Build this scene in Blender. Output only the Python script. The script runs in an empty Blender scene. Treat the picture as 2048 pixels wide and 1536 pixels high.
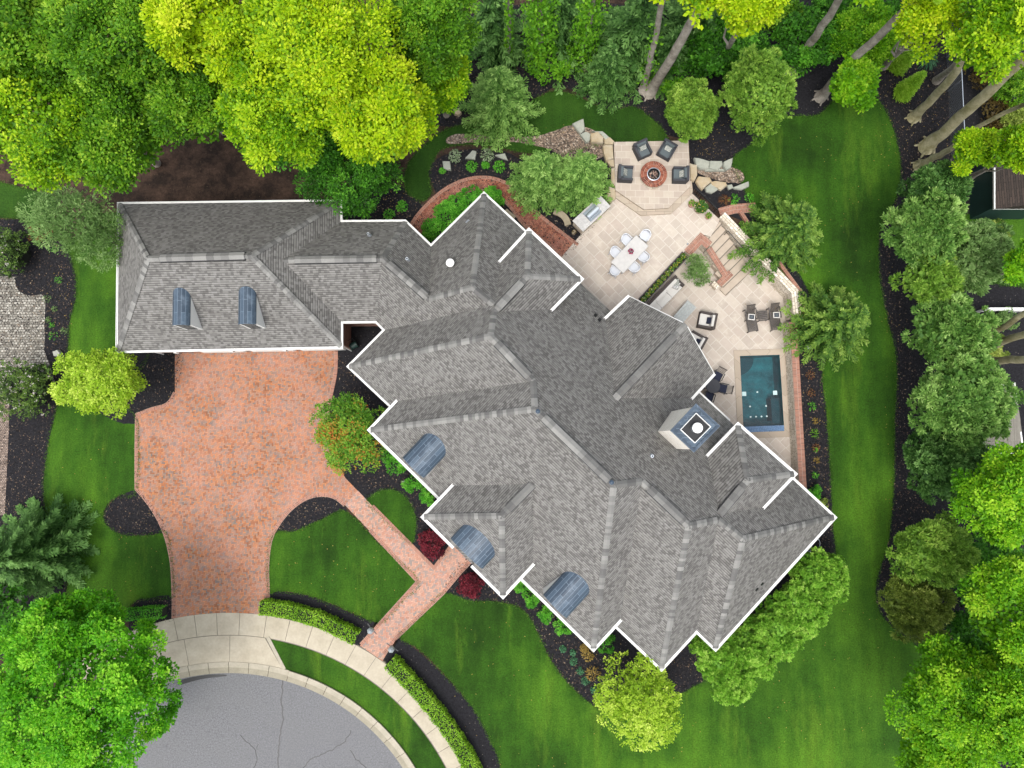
import bpy, math, random
import numpy as np
from mathutils import Vector, Matrix
from mathutils.geometry import tessellate_polygon

# ------------------------------------------------------------ camera, sky, sun
SC = bpy.context.scene
COL = SC.collection
H, FPX, TX, TY = 44.0, 1420.0, 0.08137, 0.00594      # drone height, focal length in photo pixels, tilt
cam = bpy.data.cameras.new('camera'); cam.sensor_width = 36; cam.lens = FPX * 36 / 2048
cam.clip_end = 3000; cam.clip_start = 0.5
camo = bpy.data.objects.new('camera', cam); COL.objects.link(camo)
camo.location = (0, 0, H); camo.rotation_euler = (TX, TY, 0); SC.camera = camo

SUN_EL, SUN_AZ = 68.0, 205.0     # degrees; azimuth clockwise from +Y (up in the picture)
w = bpy.data.worlds.new('World'); SC.world = w; w.use_nodes = True
nt = w.node_tree; bg = nt.nodes['Background']
sky = nt.nodes.new('ShaderNodeTexSky'); sky.sky_type = 'NISHITA'; sky.sun_disc = False
sky.sun_elevation = math.radians(SUN_EL); sky.sun_rotation = math.radians(SUN_AZ)
sky.dust_density = 4; sky.air_density = 1.2
hs = nt.nodes.new('ShaderNodeHueSaturation'); hs.inputs['Saturation'].default_value = 0.35
nt.links.new(sky.outputs[0], hs.inputs['Color']); nt.links.new(hs.outputs[0], bg.inputs['Color'])
bg.inputs['Strength'].default_value = 0.15
sl = bpy.data.lights.new('sun', 'SUN'); sl.energy = 0.6; sl.angle = math.radians(16); sl.color = (1, .97, .92)
so = bpy.data.objects.new('sun', sl); COL.objects.link(so)
az, el = math.radians(SUN_AZ), math.radians(SUN_EL)
sd = Vector((math.sin(az) * math.cos(el), math.cos(az) * math.cos(el), math.sin(el)))
so.rotation_euler = sd.to_track_quat('Z', 'Y').to_euler(); so.location = sd * 60
SC.view_settings.view_transform = 'Standard'; SC.view_settings.look = 'None'
SC.view_settings.exposure = 1.33; SC.view_settings.gamma = 1

# ------------------------------------------------------------ helpers
def ray(u, v):
    x, y, z = (u - 1024) / FPX, -(v - 768) / FPX, -1.
    c, s = math.cos(TX), math.sin(TX); y, z = c * y - s * z, s * y + c * z
    c, s = math.cos(TY), math.sin(TY); x, z = c * x + s * z, -s * x + c * z
    return x / -z, y / -z
def P(u, v, z=0.0):
    """plan position (metres) of a point surveyed at photo pixel u,v and standing at height z"""
    a, b = ray(u, v); return Vector((a * (H - z), b * (H - z), z))
def lin(c):
    c = c.lstrip('#'); o = []
    for i in (0, 2, 4):
        s = int(c[i:i + 2], 16) / 255; o.append(s / 12.92 if s <= .04045 else ((s + .055) / 1.055) ** 2.4)
    return (*o, 1)
def tag(o, label=None, cat=None, group=None, kind=None):
    if label: o['label'] = label
    if cat: o['category'] = cat
    if group: o['group'] = group
    if kind: o['kind'] = kind
    return o
def empty(name, loc=(0, 0, 0), rz=0, label=None, cat=None, group=None):
    o = bpy.data.objects.new(name, None); COL.objects.link(o); o.location = loc; o.rotation_euler = (0, 0, rz)
    o.empty_display_size = .2
    return tag(o, label, cat, group)
def dup(root, loc, rz, label=None, scale=None):
    r = root.copy(); COL.objects.link(r); r.location = loc; r.rotation_euler = (0, 0, rz)
    if scale: r.scale = scale
    if label: r['label'] = label
    for ch in list(root.children):
        c = ch.copy(); COL.objects.link(c); c.parent = r
        for g in ch.children:
            d = g.copy(); COL.objects.link(d); d.parent = c
    return r
class MB:
    def __init__(s): s.v = []; s.f = []; s.uv = []; s.m = []; s.t = []
    def face(s, pts, uv=None, m=0, t=.5):
        b = len(s.v); s.v += [tuple(p) for p in pts]; s.f.append(tuple(range(b, b + len(pts))))
        s.uv.append(uv or [(p[0], p[1]) for p in pts]); s.m.append(m); s.t.append(t)
    def box(s, x0, x1, y0, y1, z0, z1, M=None, m=0, t=.5):
        c = [Vector((x, y, z)) for z in (z0, z1) for y in (y0, y1) for x in (x0, x1)]
        if M: c = [M @ p for p in c]
        lx, ly, lz = x1 - x0, y1 - y0, z1 - z0
        for q, (a, b) in (((0, 2, 3, 1), (lx, ly)), ((4, 5, 7, 6), (lx, ly)), ((0, 1, 5, 4), (lx, lz)), ((1, 3, 7, 5), (ly, lz)), ((3, 2, 6, 7), (lx, lz)), ((2, 0, 4, 6), (ly, lz))):
            s.face([c[i] for i in q], [(0, 0), (a, 0), (a, b), (0, b)], m, t)
    def beam(s, a, b, w, h, up=(0, 0, 1), m=0, t=.5):
        a, b = Vector(a), Vector(b); d = b - a; L = d.length
        if L < 1e-6: return
        d.normalize(); r = d.cross(Vector(up))
        if r.length < 1e-4: r = d.cross(Vector((1, 0, 0)))
        r.normalize(); u = r.cross(d)
        M = Matrix((( d.x, r.x, u.x, a.x), (d.y, r.y, u.y, a.y), (d.z, r.z, u.z, a.z), (0, 0, 0, 1)))
        s.box(0, L, -w / 2, w / 2, -h / 2, h / 2, M, m, t)
    def tube(s, pts, rad, n=8, m=0, t=.5, cap=True):
        pts = [Vector(p) for p in pts]; rings = []; L = 0; Ls = []
        for i, p in enumerate(pts):
            d = (pts[min(i + 1, len(pts) - 1)] - pts[max(i - 1, 0)]).normalized()
            a = d.cross(Vector((0.13, .99, .05)) if abs(d.y) < .9 else Vector((1, 0, 0))).normalized(); b = d.cross(a)
            r = rad[i] if hasattr(rad, '__len__') else rad
            rings.append([p + a * math.cos(2 * math.pi * k / n) * r + b * math.sin(2 * math.pi * k / n) * r for k in range(n)])
            if i: L += (p - pts[i - 1]).length
            Ls.append(L)
        for i in range(len(pts) - 1):
            for k in range(n):
                j = (k + 1) % n
                s.face([rings[i][k], rings[i + 1][k], rings[i + 1][j], rings[i][j]], [(k / n, Ls[i]), (k / n, Ls[i + 1]), ((k + 1) / n, Ls[i + 1]), ((k + 1) / n, Ls[i])], m, t)
        if cap:
            s.face(rings[-1][::1], m=m, t=t); s.face(rings[0][::-1], m=m, t=t)
    def lathe(s, prof, c=(0, 0, 0), n=24, m=0, t=.5, a0=0, a1=2 * math.pi):
        c = Vector(c); full = abs(a1 - a0 - 2 * math.pi) < 1e-5
        for (r0, z0), (r1, z1) in zip(prof[:-1], prof[1:]):
            for k in range(n):
                A, B = a0 + (a1 - a0) * k / n, a0 + (a1 - a0) * (k + 1) / n
                q = [c + Vector((r0 * math.cos(A), r0 * math.sin(A), z0)), c + Vector((r0 * math.cos(B), r0 * math.sin(B), z0)),
                     c + Vector((r1 * math.cos(B), r1 * math.sin(B), z1)), c + Vector((r1 * math.cos(A), r1 * math.sin(A), z1))]
                uv = [(A * max(r0, r1), z0 + r0), (B * max(r0, r1), z0 + r0), (B * max(r0, r1), z1 + r1), (A * max(r0, r1), z1 + r1)]
                if r0 < 1e-6: q = q[1:]; uv = uv[1:]
                elif r1 < 1e-6: q = q[:3]; uv = uv[:3]
                s.face(q, uv, m, t)
    def poly(s, pts, z=None, m=0, holes=(), t=.5, uvf=None):
        pts = [Vector(p) for p in pts]
        loops = [pts] + [[Vector(p) for p in h] for h in holes]
        if z is not None:
            for l in loops:
                for p in l: p.z = z
        flat = [[Vector((p.x, p.y, 0)) for p in l] for l in loops]
        allp = [p for l in loops for p in l]
        for tri in tessellate_polygon(flat):
            q = [allp[i] for i in tri]
            nz = (q[1].x - q[0].x) * (q[2].y - q[0].y) - (q[1].y - q[0].y) * (q[2].x - q[0].x)
            if abs(nz) < 1e-9: continue
            if nz < 0: q = q[::-1]
            s.face(q, [uvf(p) for p in q] if uvf else None, m, t)
    def prism(s, pts, z0, z1, m=0, mside=None, t=.5, bottom=False):
        pts = [Vector((p[0], p[1], 0)) for p in pts]
        ar = sum(a.x * b.y - b.x * a.y for a, b in zip(pts, pts[1:] + pts[:1]))
        if ar < 0: pts = pts[::-1]
        s.poly(pts, z1, m, t=t)
        if bottom: s.poly(pts, z0, m, t=t)
        L = 0
        for a, b in zip(pts, pts[1:] + pts[:1]):
            l = (b - a).length
            s.face([(a.x, a.y, z0), (b.x, b.y, z0), (b.x, b.y, z1), (a.x, a.y, z1)], [(L, z0), (L + l, z0), (L + l, z1), (L, z1)], m if mside is None else mside, t); L += l
    def ribbon(s, pts, o0, o1, z0, z1, closed=False, m=0, mside=None, zf=None, jit=None):
        """mitred strip along a plan path from offset o0 to o1 (left positive), height z0..z1 (scalars or per point)"""
        A = offset_path(pts, o0, closed); B = offset_path(pts, o1, closed); n = len(pts)
        if o0 > o1: A, B = B, A
        g = lambda z, i: z[i] if hasattr(z, '__len__') else z
        ms = m if mside is None else mside; L = 0
        for i in range(n if closed else n - 1):
            j = (i + 1) % n; a0, a1, b0, b1 = A[i], A[j], B[i], B[j]; l = (Vector(pts[j]) - Vector(pts[i])).to_2d().length
            zi0, zi1, zj0, zj1 = g(z0, i), g(z1, i), g(z0, j), g(z1, j); W = abs(o1 - o0)
            V3 = lambda p, z: (p[0], p[1], z)
            s.face([V3(a0, zi1), V3(a1, zj1), V3(b1, zj1), V3(b0, zi1)], [(L, 0), (L + l, 0), (L + l, W), (L, W)], m)
            s.face([V3(a0, zi0), V3(a1, zj0), V3(a1, zj1), V3(a0, zi1)], [(L, zi0), (L + l, zj0), (L + l, zj1), (L, zi1)], ms)
            s.face([V3(b1, zj0), V3(b0, zi0), V3(b0, zi1), V3(b1, zj1)], [(L + l, zj0), (L, zi0), (L, zi1), (L + l, zj1)], ms)
            L += l
        if not closed:
            for i in (0, n - 1):
                s.face([(A[i][0], A[i][1], g(z0, i)), (B[i][0], B[i][1], g(z0, i)), (B[i][0], B[i][1], g(z1, i)), (A[i][0], A[i][1], g(z1, i))], [(0, 0), (.3, 0), (.3, .3), (0, .3)], ms)
    def build(s, name, mats, parent=None, smooth=False, merge=False):
        me = bpy.data.meshes.new(name); me.from_pydata(s.v, [], s.f)
        uvl = me.uv_layers.new(name='UVMap')
        uvl.data.foreach_set('uv', np.array([c for f in s.uv for c in f], dtype=np.float32).ravel())
        at = me.attributes.new('tone', 'FLOAT', 'FACE'); at.data.foreach_set('value', np.array(s.t, dtype=np.float32))
        if not isinstance(mats, (list, tuple)): mats = [mats]
        for mt in mats: me.materials.append(mt)
        me.polygons.foreach_set('material_index', s.m)
        if merge or smooth:
            import bmesh
            bm = bmesh.new(); bm.from_mesh(me); bmesh.ops.remove_doubles(bm, verts=bm.verts, dist=1e-4)
            if merge: bmesh.ops.recalc_face_normals(bm, faces=bm.faces)
            bm.to_mesh(me); bm.free()
        if smooth: me.polygons.foreach_set('use_smooth', [True] * len(me.polygons))
        me.update()
        o = bpy.data.objects.new(name, me); COL.objects.link(o)
        if parent: o.parent = parent
        return o
def offset_path(pts, d, closed=False):
    p = [Vector((q[0], q[1])) for q in pts]; n = len(p); out = []
    for i in range(n):
        a = p[i - 1] if (i > 0 or closed) else None; c = p[(i + 1) % n] if (i < n - 1 or closed) else None
        if a is None: t = (c - p[i]).normalized(); out.append(p[i] + Vector((-t.y, t.x)) * d); continue
        if c is None: t = (p[i] - a).normalized(); out.append(p[i] + Vector((-t.y, t.x)) * d); continue
        t0, t1 = (p[i] - a).normalized(), (c - p[i]).normalized()
        n0, n1 = Vector((-t0.y, t0.x)), Vector((-t1.y, t1.x)); mm = n0 + n1
        k = mm.dot(n0); mm = mm / max(k, .25)
        out.append(p[i] + mm * d)
    return out
def smooth(pts, k=6, closed=True):
    """Catmull-Rom through 2D points"""
    p = [np.array(q[:2], float) for q in pts]; n = len(p); out = []
    for i in range(n if closed else n - 1):
        a = p[(i - 1) % n] if closed or i > 0 else p[i]; b = p[i]; c = p[(i + 1) % n]; d = p[(i + 2) % n] if closed or i + 2 < n else c
        for j in range(k):
            t = j / k; out.append(tuple(.5 * ((2 * b) + (c - a) * t + (2 * a - 5 * b + 4 * c - d) * t * t + (3 * b - a - 3 * c + d) * t ** 3)))
    if not closed: out.append(tuple(p[-1]))
    return out
def px(pts, z=0.0): return [P(u, v, z) for u, v in pts]
rnd = random.Random(7)

# ------------------------------------------------------------ materials
def new_mat(name):
    m = bpy.data.materials.new(name); m.use_nodes = True; t = m.node_tree
    return m, t, t.nodes['Principled BSDF']
def N(t, typ, **kw):
    n = t.nodes.new(typ)
    for k, v in kw.items():
        if k.startswith('i_'): n.inputs[k[2:].replace('_', ' ')].default_value = v
        elif k[0] == 'n' and k[1:].isdigit(): n.inputs[int(k[1:])].default_value = v
        else: setattr(n, k, v)
    return n
def L(t, a, b): t.links.new(a, b)
def math_(t, op, a, b=None, c=None):
    n = t.nodes.new('ShaderNodeMath'); n.operation = op
    for i, x in enumerate((a, b, c)):
        if x is None: continue
        if isinstance(x, (int, float)): n.inputs[i].default_value = x
        else: t.links.new(x, n.inputs[i])
    return n.outputs[0]
def ramp(t, fac, stops, interp='LINEAR'):
    n = t.nodes.new('ShaderNodeValToRGB'); r = n.color_ramp; r.interpolation = interp
    while len(r.elements) < len(stops): r.elements.new(.5)
    for e, (p, c) in zip(r.elements, stops): e.position = p; e.color = lin(c) if isinstance(c, str) else c
    L(t, fac, n.inputs[0]); return n.outputs[0]
def noise(t, vec, scale, detail=4, rough=.6, dim='3D'):
    n = t.nodes.new('ShaderNodeTexNoise'); n.noise_dimensions = dim
    n.inputs['Scale'].default_value = scale; n.inputs['Detail'].default_value = detail; n.inputs['Roughness'].default_value = rough
    if vec is not None: L(t, vec, n.inputs['Vector'])
    return n.outputs[0]
def mix(t, fac, a, b, mode='MIX'):
    n = t.nodes.new('ShaderNodeMix'); n.data_type = 'RGBA'; n.blend_type = mode
    for i, x in ((0, fac), (6, a), (7, b)):
        if isinstance(x, (int, float)): n.inputs[i].default_value = x
        elif isinstance(x, (tuple, str)): n.inputs[i].default_value = lin(x) if isinstance(x, str) else x
        else: L(t, x, n.inputs[i])
    return n.outputs[2]
def bump(t, h, strength, dist, b):
    n = t.nodes.new('ShaderNodeBump'); n.inputs['Strength'].default_value = strength; n.inputs['Distance'].default_value = dist
    L(t, h, n.inputs['Height']); L(t, n.outputs[0], b.inputs['Normal'])
def coords(t, kind='Object'):
    return t.nodes.new('ShaderNodeTexCoord').outputs[kind]
def wpos(t): return t.nodes.new('ShaderNodeNewGeometry').outputs['Position']
def plain(name, c, rough=.6, var=.12, scale=3, metal=0, spec=.5, c2=None, fine=0):
    m, t, b = new_mat(name); co = coords(t)
    n = noise(t, co, scale, 6)
    base = ramp(t, n, [(.3, c), (.7, c2 or c)])
    k = math_(t, 'MULTIPLY_ADD', noise(t, co, scale * 6, 3), 2 * var, 1 - var)
    base = mix(t, 1.0, base, N(t, 'ShaderNodeCombineColor').outputs[0], 'MULTIPLY') if False else base
    hsv = N(t, 'ShaderNodeHueSaturation'); L(t, base, hsv.inputs['Color']); L(t, k, hsv.inputs['Value'])
    L(t, hsv.outputs[0], b.inputs['Base Color']); b.inputs['Roughness'].default_value = rough; b.inputs['Metallic'].default_value = metal
    b.inputs['Specular IOR Level'].default_value = spec
    if fine: bump(t, noise(t, co, fine, 4), .4, .01, b)
    return m
def grass_mat(name, dark, mid, light, yellow='#7f9a2e', amt=.6):
    m, t, b = new_mat(name); p = wpos(t)
    big = noise(t, p, .13, 4, .55); med = noise(t, p, 1.7, 5, .7); fin = noise(t, p, 11, 5, .85)
    mp = N(t, 'ShaderNodeMapping'); mp.inputs['Rotation'].default_value = (0, 0, .35); mp.inputs['Scale'].default_value = (1, .18, 1); L(t, p, mp.inputs[0])
    strp = noise(t, mp.outputs[0], 1.1, 4, .6)
    f = math_(t, 'ADD', math_(t, 'MULTIPLY', big, .75), math_(t, 'ADD', math_(t, 'MULTIPLY', med, .14), math_(t, 'MULTIPLY', strp, .26)))
    c = ramp(t, f, [(.44, dark), (.56, mid), (.72, light)])
    sxy = N(t, 'ShaderNodeSeparateXYZ'); L(t, p, sxy.inputs[0]); ph = math_(t, 'ADD', math_(t, 'MULTIPLY', sxy.outputs[0], 5.4), math_(t, 'MULTIPLY', noise(t, p, .25, 2, .5), 9.0))
    mow = math_(t, 'MULTIPLY', math_(t, 'SINE', ph), .055)
    yf = ramp(t, noise(t, mp.outputs[0], .5, 6, .7), [(.54, (0, 0, 0, 1)), (.8, (amt, amt, amt, 1))])
    c = mix(t, yf, c, yellow)
    tan = ramp(t, noise(t, p, .9, 7, .75), [(.70, (0, 0, 0, 1)), (.82, (.5, .5, .5, 1))]); c = mix(t, tan, c, '#6d6b3c')
    h2 = N(t, 'ShaderNodeHueSaturation'); L(t, c, h2.inputs['Color']); L(t, math_(t, 'ADD', mow, math_(t, 'MULTIPLY_ADD', fin, 2.6, -.32)), h2.inputs['Value'])
    L(t, h2.outputs[0], b.inputs['Base Color']); b.inputs['Roughness'].default_value = .85; b.inputs['Specular IOR Level'].default_value = .12
    bump(t, math_(t, 'ADD', fin, noise(t, p, 60, 2)), .9, .03, b)
    return m
def litter_mat(name, c0, c1, speck, thr=.67, sc=26, patch=None):
    m, t, b = new_mat(name); p = wpos(t)
    c = ramp(t, noise(t, p, 8, 8, .85), [(.38, c0), (.66, c1)])
    if patch:
        c = mix(t, ramp(t, noise(t, p, .8, 6, .7), [(.42, (0, 0, 0, 1)), (.62, (1, 1, 1, 1))]), c, mix(t, ramp(t, noise(t, p, 7, 8, .9), [(.4, (0, 0, 0, 1)), (.62, (1, 1, 1, 1))]), patch[0], patch[1]))
    v = N(t, 'ShaderNodeTexVoronoi', i_Scale=sc / 4); L(t, p, v.inputs['Vector'])
    sp = math_(t, 'MULTIPLY', math_(t, 'LESS_THAN', v.outputs['Distance'], .13), math_(t, 'GREATER_THAN', N(t, 'ShaderNodeSeparateColor').outputs[0], .7))
    sep = [n for n in t.nodes if n.type == 'SEPARATE_COLOR'][0]; L(t, v.outputs['Color'], sep.inputs[0])
    c = mix(t, math_(t, 'MULTIPLY', sp, .75), c, speck)
    L(t, c, b.inputs['Base Color']); b.inputs['Roughness'].default_value = .9; b.inputs['Specular IOR Level'].default_value = .2
    bump(t, noise(t, p, 30, 5, .8), 1, .05, b)
    return m
def gravel_mat(name, cols, sc=22):
    m, t, b = new_mat(name); p = wpos(t)
    v = N(t, 'ShaderNodeTexVoronoi', i_Scale=sc / 2); L(t, p, v.inputs['Vector'])
    sep = N(t, 'ShaderNodeSeparateColor'); L(t, v.outputs['Color'], sep.inputs[0])
    c = ramp(t, sep.outputs[0], [(i / max(1, len(cols) - 1), q) for i, q in enumerate(cols)])
    e = math_(t, 'SUBTRACT', 1.0, math_(t, 'MULTIPLY', v.outputs['Distance'], .9))
    h2 = N(t, 'ShaderNodeHueSaturation'); L(t, c, h2.inputs['Color']); L(t, e, h2.inputs['Value']); L(t, h2.outputs[0], b.inputs['Base Color'])
    b.inputs['Roughness'].default_value = .8; bump(t, e, 1, .04, b); return m
def herring_mat(name, cols, joint, wd=.09, rot=0.0, blotch=('#b98d80', .35), uv=False):
    m, t, b = new_mat(name); p = wpos(t)
    mp = N(t, 'ShaderNodeMapping'); mp.inputs['Rotation'].default_value = (0, 0, rot); mp.inputs['Scale'].default_value = (1 / wd, 1 / wd, 0); L(t, p, mp.inputs[0])
    s = N(t, 'ShaderNodeSeparateXYZ'); L(t, mp.outputs[0], s.inputs[0]); X, Y = s.outputs[0], s.outputs[1]
    fx, fy = math_(t, 'FLOOR', X), math_(t, 'FLOOR', Y)
    d = math_(t, 'FLOORED_MODULO', math_(t, 'SUBTRACT', fx, fy), 4.0)
    hor = math_(t, 'LESS_THAN', d, 1.5); m1 = math_(t, 'COMPARE', d, 1.0, .1); m2 = math_(t, 'COMPARE', d, 2.0, .1)
    ix = math_(t, 'SUBTRACT', fx, m1); iy = math_(t, 'SUBTRACT', fy, m2)
    cx = N(t, 'ShaderNodeCombineXYZ'); L(t, ix, cx.inputs[0]); L(t, iy, cx.inputs[1])
    wn = N(t, 'ShaderNodeTexWhiteNoise', noise_dimensions='3D'); L(t, cx.outputs[0], wn.inputs[0])
    r = wn.outputs['Value']
    lx, ly = math_(t, 'SUBTRACT', X, ix), math_(t, 'SUBTRACT', Y, iy)
    szx = math_(t, 'ADD', hor, 1.0); szy = math_(t, 'SUBTRACT', 2.0, hor)
    ex = math_(t, 'MINIMUM', lx, math_(t, 'SUBTRACT', szx, lx)); ey = math_(t, 'MINIMUM', ly, math_(t, 'SUBTRACT', szy, ly))
    jt = math_(t, 'LESS_THAN', math_(t, 'MINIMUM', ex, ey), .075)
    c = ramp(t, r, [(i / (len(cols) - 1), q) for i, q in enumerate(cols)])
    bl = ramp(t, noise(t, p, .35, 5, .7), [(.38, (0, 0, 0, 1)), (.66, (blotch[1],) * 3 + (1,))]); c = mix(t, bl, c, blotch[0])
    st = ramp(t, noise(t, p, .8, 6, .7), [(.60, (0, 0, 0, 1)), (.8, (.45,) * 3 + (1,))]); c = mix(t, st, c, '#6b615c')
    c = mix(t, math_(t, 'MULTIPLY', jt, .75), c, joint)
    L(t, c, b.inputs['Base Color']); b.inputs['Roughness'].default_value = .85; b.inputs['Specular IOR Level'].default_value = .25
    bump(t, math_(t, 'SUBTRACT', 1.0, jt), .5, .01, b)
    return m
def tile_mat(name, cols, joint, bw, bh, ms=.02, rot=0.0, uv=False, off=.5, rough=.8, var=.3, sq=None, stain_sheen=None, bmp=.5, split=None):
    """brick-texture tiling with a random colour for every unit"""
    m, t, b = new_mat(name)
    src = coords(t, 'UV') if uv else wpos(t)
    mp = N(t, 'ShaderNodeMapping'); mp.inputs['Rotation'].default_value = (0, 0, rot); L(t, src, mp.inputs[0])
    br = N(t, 'ShaderNodeTexBrick', offset=off); L(t, mp.outputs[0], br.inputs['Vector'])
    if sq: br.squash, br.squash_frequency = sq
    br.inputs['Scale'].default_value = 1; br.inputs['Brick Width'].default_value = bw; br.inputs['Row Height'].default_value = bh
    br.inputs['Mortar Size'].default_value = ms; br.inputs['Mortar Smooth'].default_value = .1; br.inputs['Bias'].default_value = 0
    br.inputs['Color1'].default_value = (0, 0, 0, 1); br.inputs['Color2'].default_value = (1, 1, 1, 1); br.inputs['Mortar'].default_value = (.5, .5, .5, 1)
    c = ramp(t, br.outputs['Color'], [(i / (len(cols) - 1), q) for i, q in enumerate(cols)])
    n = noise(t, mp.outputs[0], 5, 6, .7)
    h2 = N(t, 'ShaderNodeHueSaturation'); L(t, c, h2.inputs['Color']); L(t, math_(t, 'MULTIPLY_ADD', n, 2 * var, 1 - var), h2.inputs['Value']); c = h2.outputs[0]
    if stain_sheen: c = mix(t, ramp(t, noise(t, src, stain_sheen[2], 6, .7), [(.5, (0, 0, 0, 1)), (.72, (stain_sheen[1],) * 3 + (1,))]), c, stain_sheen[0])
    c = mix(t, br.outputs['Fac'], c, joint)
    L(t, c, b.inputs['Base Color']); b.inputs['Roughness'].default_value = rough; b.inputs['Specular IOR Level'].default_value = .25
    bump(t, math_(t, 'SUBTRACT', math_(t, 'MULTIPLY', n, .4), br.outputs['Fac']), bmp, .012, b)
    return m
def shingle_mat():
    m, t, b = new_mat('shingle'); uv = coords(t, 'UV')
    s = N(t, 'ShaderNodeSeparateXYZ'); L(t, uv, s.inputs[0]); U, V = s.outputs[0], s.outputs[1]
    row = math_(t, 'FLOOR', math_(t, 'DIVIDE', V, .14))
    wr = N(t, 'ShaderNodeTexWhiteNoise', noise_dimensions='1D'); L(t, row, wr.inputs['W'])
    us = math_(t, 'MULTIPLY_ADD', wr.outputs['Value'], 7.3, U)
    # tabs of uneven width: jitter the cell boundary with a second lattice
    c1 = math_(t, 'FLOOR', math_(t, 'DIVIDE', us, .15)); c2 = 0.0
    cx = N(t, 'ShaderNodeCombineXYZ'); L(t, c1, cx.inputs[0]); L(t, row, cx.inputs[1])
    wn = N(t, 'ShaderNodeTexWhiteNoise', noise_dimensions='3D'); L(t, cx.outputs[0], wn.inputs[0])
    c = ramp(t, wn.outputs['Value'], [(0, '#555350'), (.2, '#5c5a57'), (.32, '#666461'), (.6, '#6c6a66'), (1, '#757370')])
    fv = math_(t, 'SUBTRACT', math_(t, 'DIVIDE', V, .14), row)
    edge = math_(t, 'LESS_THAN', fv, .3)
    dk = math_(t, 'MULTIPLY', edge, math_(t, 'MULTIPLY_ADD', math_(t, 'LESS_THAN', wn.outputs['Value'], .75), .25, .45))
    c = mix(t, dk, c, '#31302e')  # dark band painted as the shadow at each course edge
    n = noise(t, wpos(t), .8, 7, .75); h2 = N(t, 'ShaderNodeHueSaturation'); L(t, c, h2.inputs['Color'])
    L(t, math_(t, 'MULTIPLY_ADD', n, .4, .8), h2.inputs['Value'])
    L(t, h2.outputs[0], b.inputs['Base Color']); b.inputs['Roughness'].default_value = .85; b.inputs['Specular IOR Level'].default_value = .3
    hgt = math_(t, 'ADD', math_(t, 'SUBTRACT', 1.0, fv), math_(t, 'MULTIPLY', wn.outputs['Value'], .6))
    bump(t, math_(t, 'ADD', hgt, noise(t, uv, 60, 3)), .5, .015, b)
    return m
def tone_mat(name, stops, rough=.8, spec=.3, fine=20):
    m, t, b = new_mat(name); a = N(t, 'ShaderNodeAttribute', attribute_name='tone')
    c = ramp(t, a.outputs['Fac'], stops); n = noise(t, coords(t), fine, 4)
    h2 = N(t, 'ShaderNodeHueSaturation'); L(t, c, h2.inputs['Color']); L(t, math_(t, 'MULTIPLY_ADD', n, .5, .75), h2.inputs['Value'])
    L(t, h2.outputs[0], b.inputs['Base Color']); b.inputs['Roughness'].default_value = rough; b.inputs['Specular IOR Level'].default_value = spec
    bump(t, n, .4, .01, b); return m
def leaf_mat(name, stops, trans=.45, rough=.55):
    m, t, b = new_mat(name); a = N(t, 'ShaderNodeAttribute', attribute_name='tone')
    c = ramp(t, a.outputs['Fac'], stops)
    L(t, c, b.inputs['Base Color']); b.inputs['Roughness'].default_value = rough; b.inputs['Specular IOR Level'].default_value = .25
    tr = N(t, 'ShaderNodeBsdfTranslucent'); L(t, c, tr.inputs[0]); ms = N(t, 'ShaderNodeMixShader'); ms.inputs[0].default_value = trans
    L(t, b.outputs[0], ms.inputs[1]); L(t, tr.outputs[0], ms.inputs[2]); L(t, ms.outputs[0], t.nodes['Material Output'].inputs[0])
    return m
M = {}
M['grass'] = grass_mat('grass', '#1b340a', '#2a4b0f', '#426616', yellow='#6c8a24', amt=.5)
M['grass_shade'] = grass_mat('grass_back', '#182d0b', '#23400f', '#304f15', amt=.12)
M['mulch'] = litter_mat('mulch', '#0b0b0d', '#2b2a2e', '#8b8276')
M['soil'] = litter_mat('leaf_litter', '#1a1410', '#33271f', '#6b5a45', patch=('#3a2c24', '#5a4638'))
M['gravel'] = gravel_mat('gravel', ['#4c3f36', '#8b7461', '#b09a85', '#6c5a4d', '#c9b8a6'])
M['drive'] = herring_mat('brick_paver', ['#75492f', '#915a3c', '#a2663f', '#86695a', '#a96e45', '#5f5b58', '#96705a', '#73685f'], '#574f47')
M['walk'] = herring_mat('brick_paver_walk', ['#946552', '#a2745e', '#aa826c', '#907467', '#b08872', '#7e746b', '#76706c'], '#6a635c', rot=.02)
M['walk_dark'] = herring_mat('brick_paver_garden', ['#6a3829', '#834733', '#965a42', '#7a5040', '#9e6549'], '#453a35', rot=.7)
M['brick'] = tile_mat('red_brick', ['#6d3a2c', '#8a4a38', '#9c5a45'], '#8f8278', .21, .07, .008, uv=True)
M['brick_cap'] = tile_mat('brick_cap', ['#6f4134', '#865040', '#97604c', '#7c4d3f'], '#9a8a7c', .075, .24, .012, uv=True, off=0)
M['wallbrick'] = tile_mat('house_brick', ['#6a4438', '#7f5344', '#94695a'], '#8f8278', .21, .07, .01, uv=True)
M['concrete'] = plain('concrete', '#928977', .85, .16, 1.2, c2='#a39a88', fine=30)
M['kerb'] = plain('kerb_concrete', '#9c9484', .85, .15, 2, c2='#8a8473', fine=30)
M['gutter_pan'] = plain('gutter_pan_concrete', '#8b8473', .85, .2, 2, c2='#7a7463', fine=30)
M['joint'] = plain('joint', '#665f56', .9)
M['cobble'] = tile_mat('grey_cobble', ['#5c5850', '#77736a', '#8e8a80', '#a09c92'], '#4a463f', .19, .16, .018, stain_sheen=('#6e665a', .4, 1.0))
M['cobble_pink'] = tile_mat('pink_cobble', ['#6e5f55', '#857468', '#9a897d'], '#4a423b', .13, .1, .015)
M['patio'] = tile_mat('patio_stone', ['#a0968b', '#a79d91', '#a3978c', '#aea498', '#a99e93', '#9f958a'], '#b5ada2', .85, .55, .018, rot=.815, off=.37, var=.12, sq=(.62, 2), stain_sheen=('#c4bbad', .5, 1.1), bmp=.2)
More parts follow.
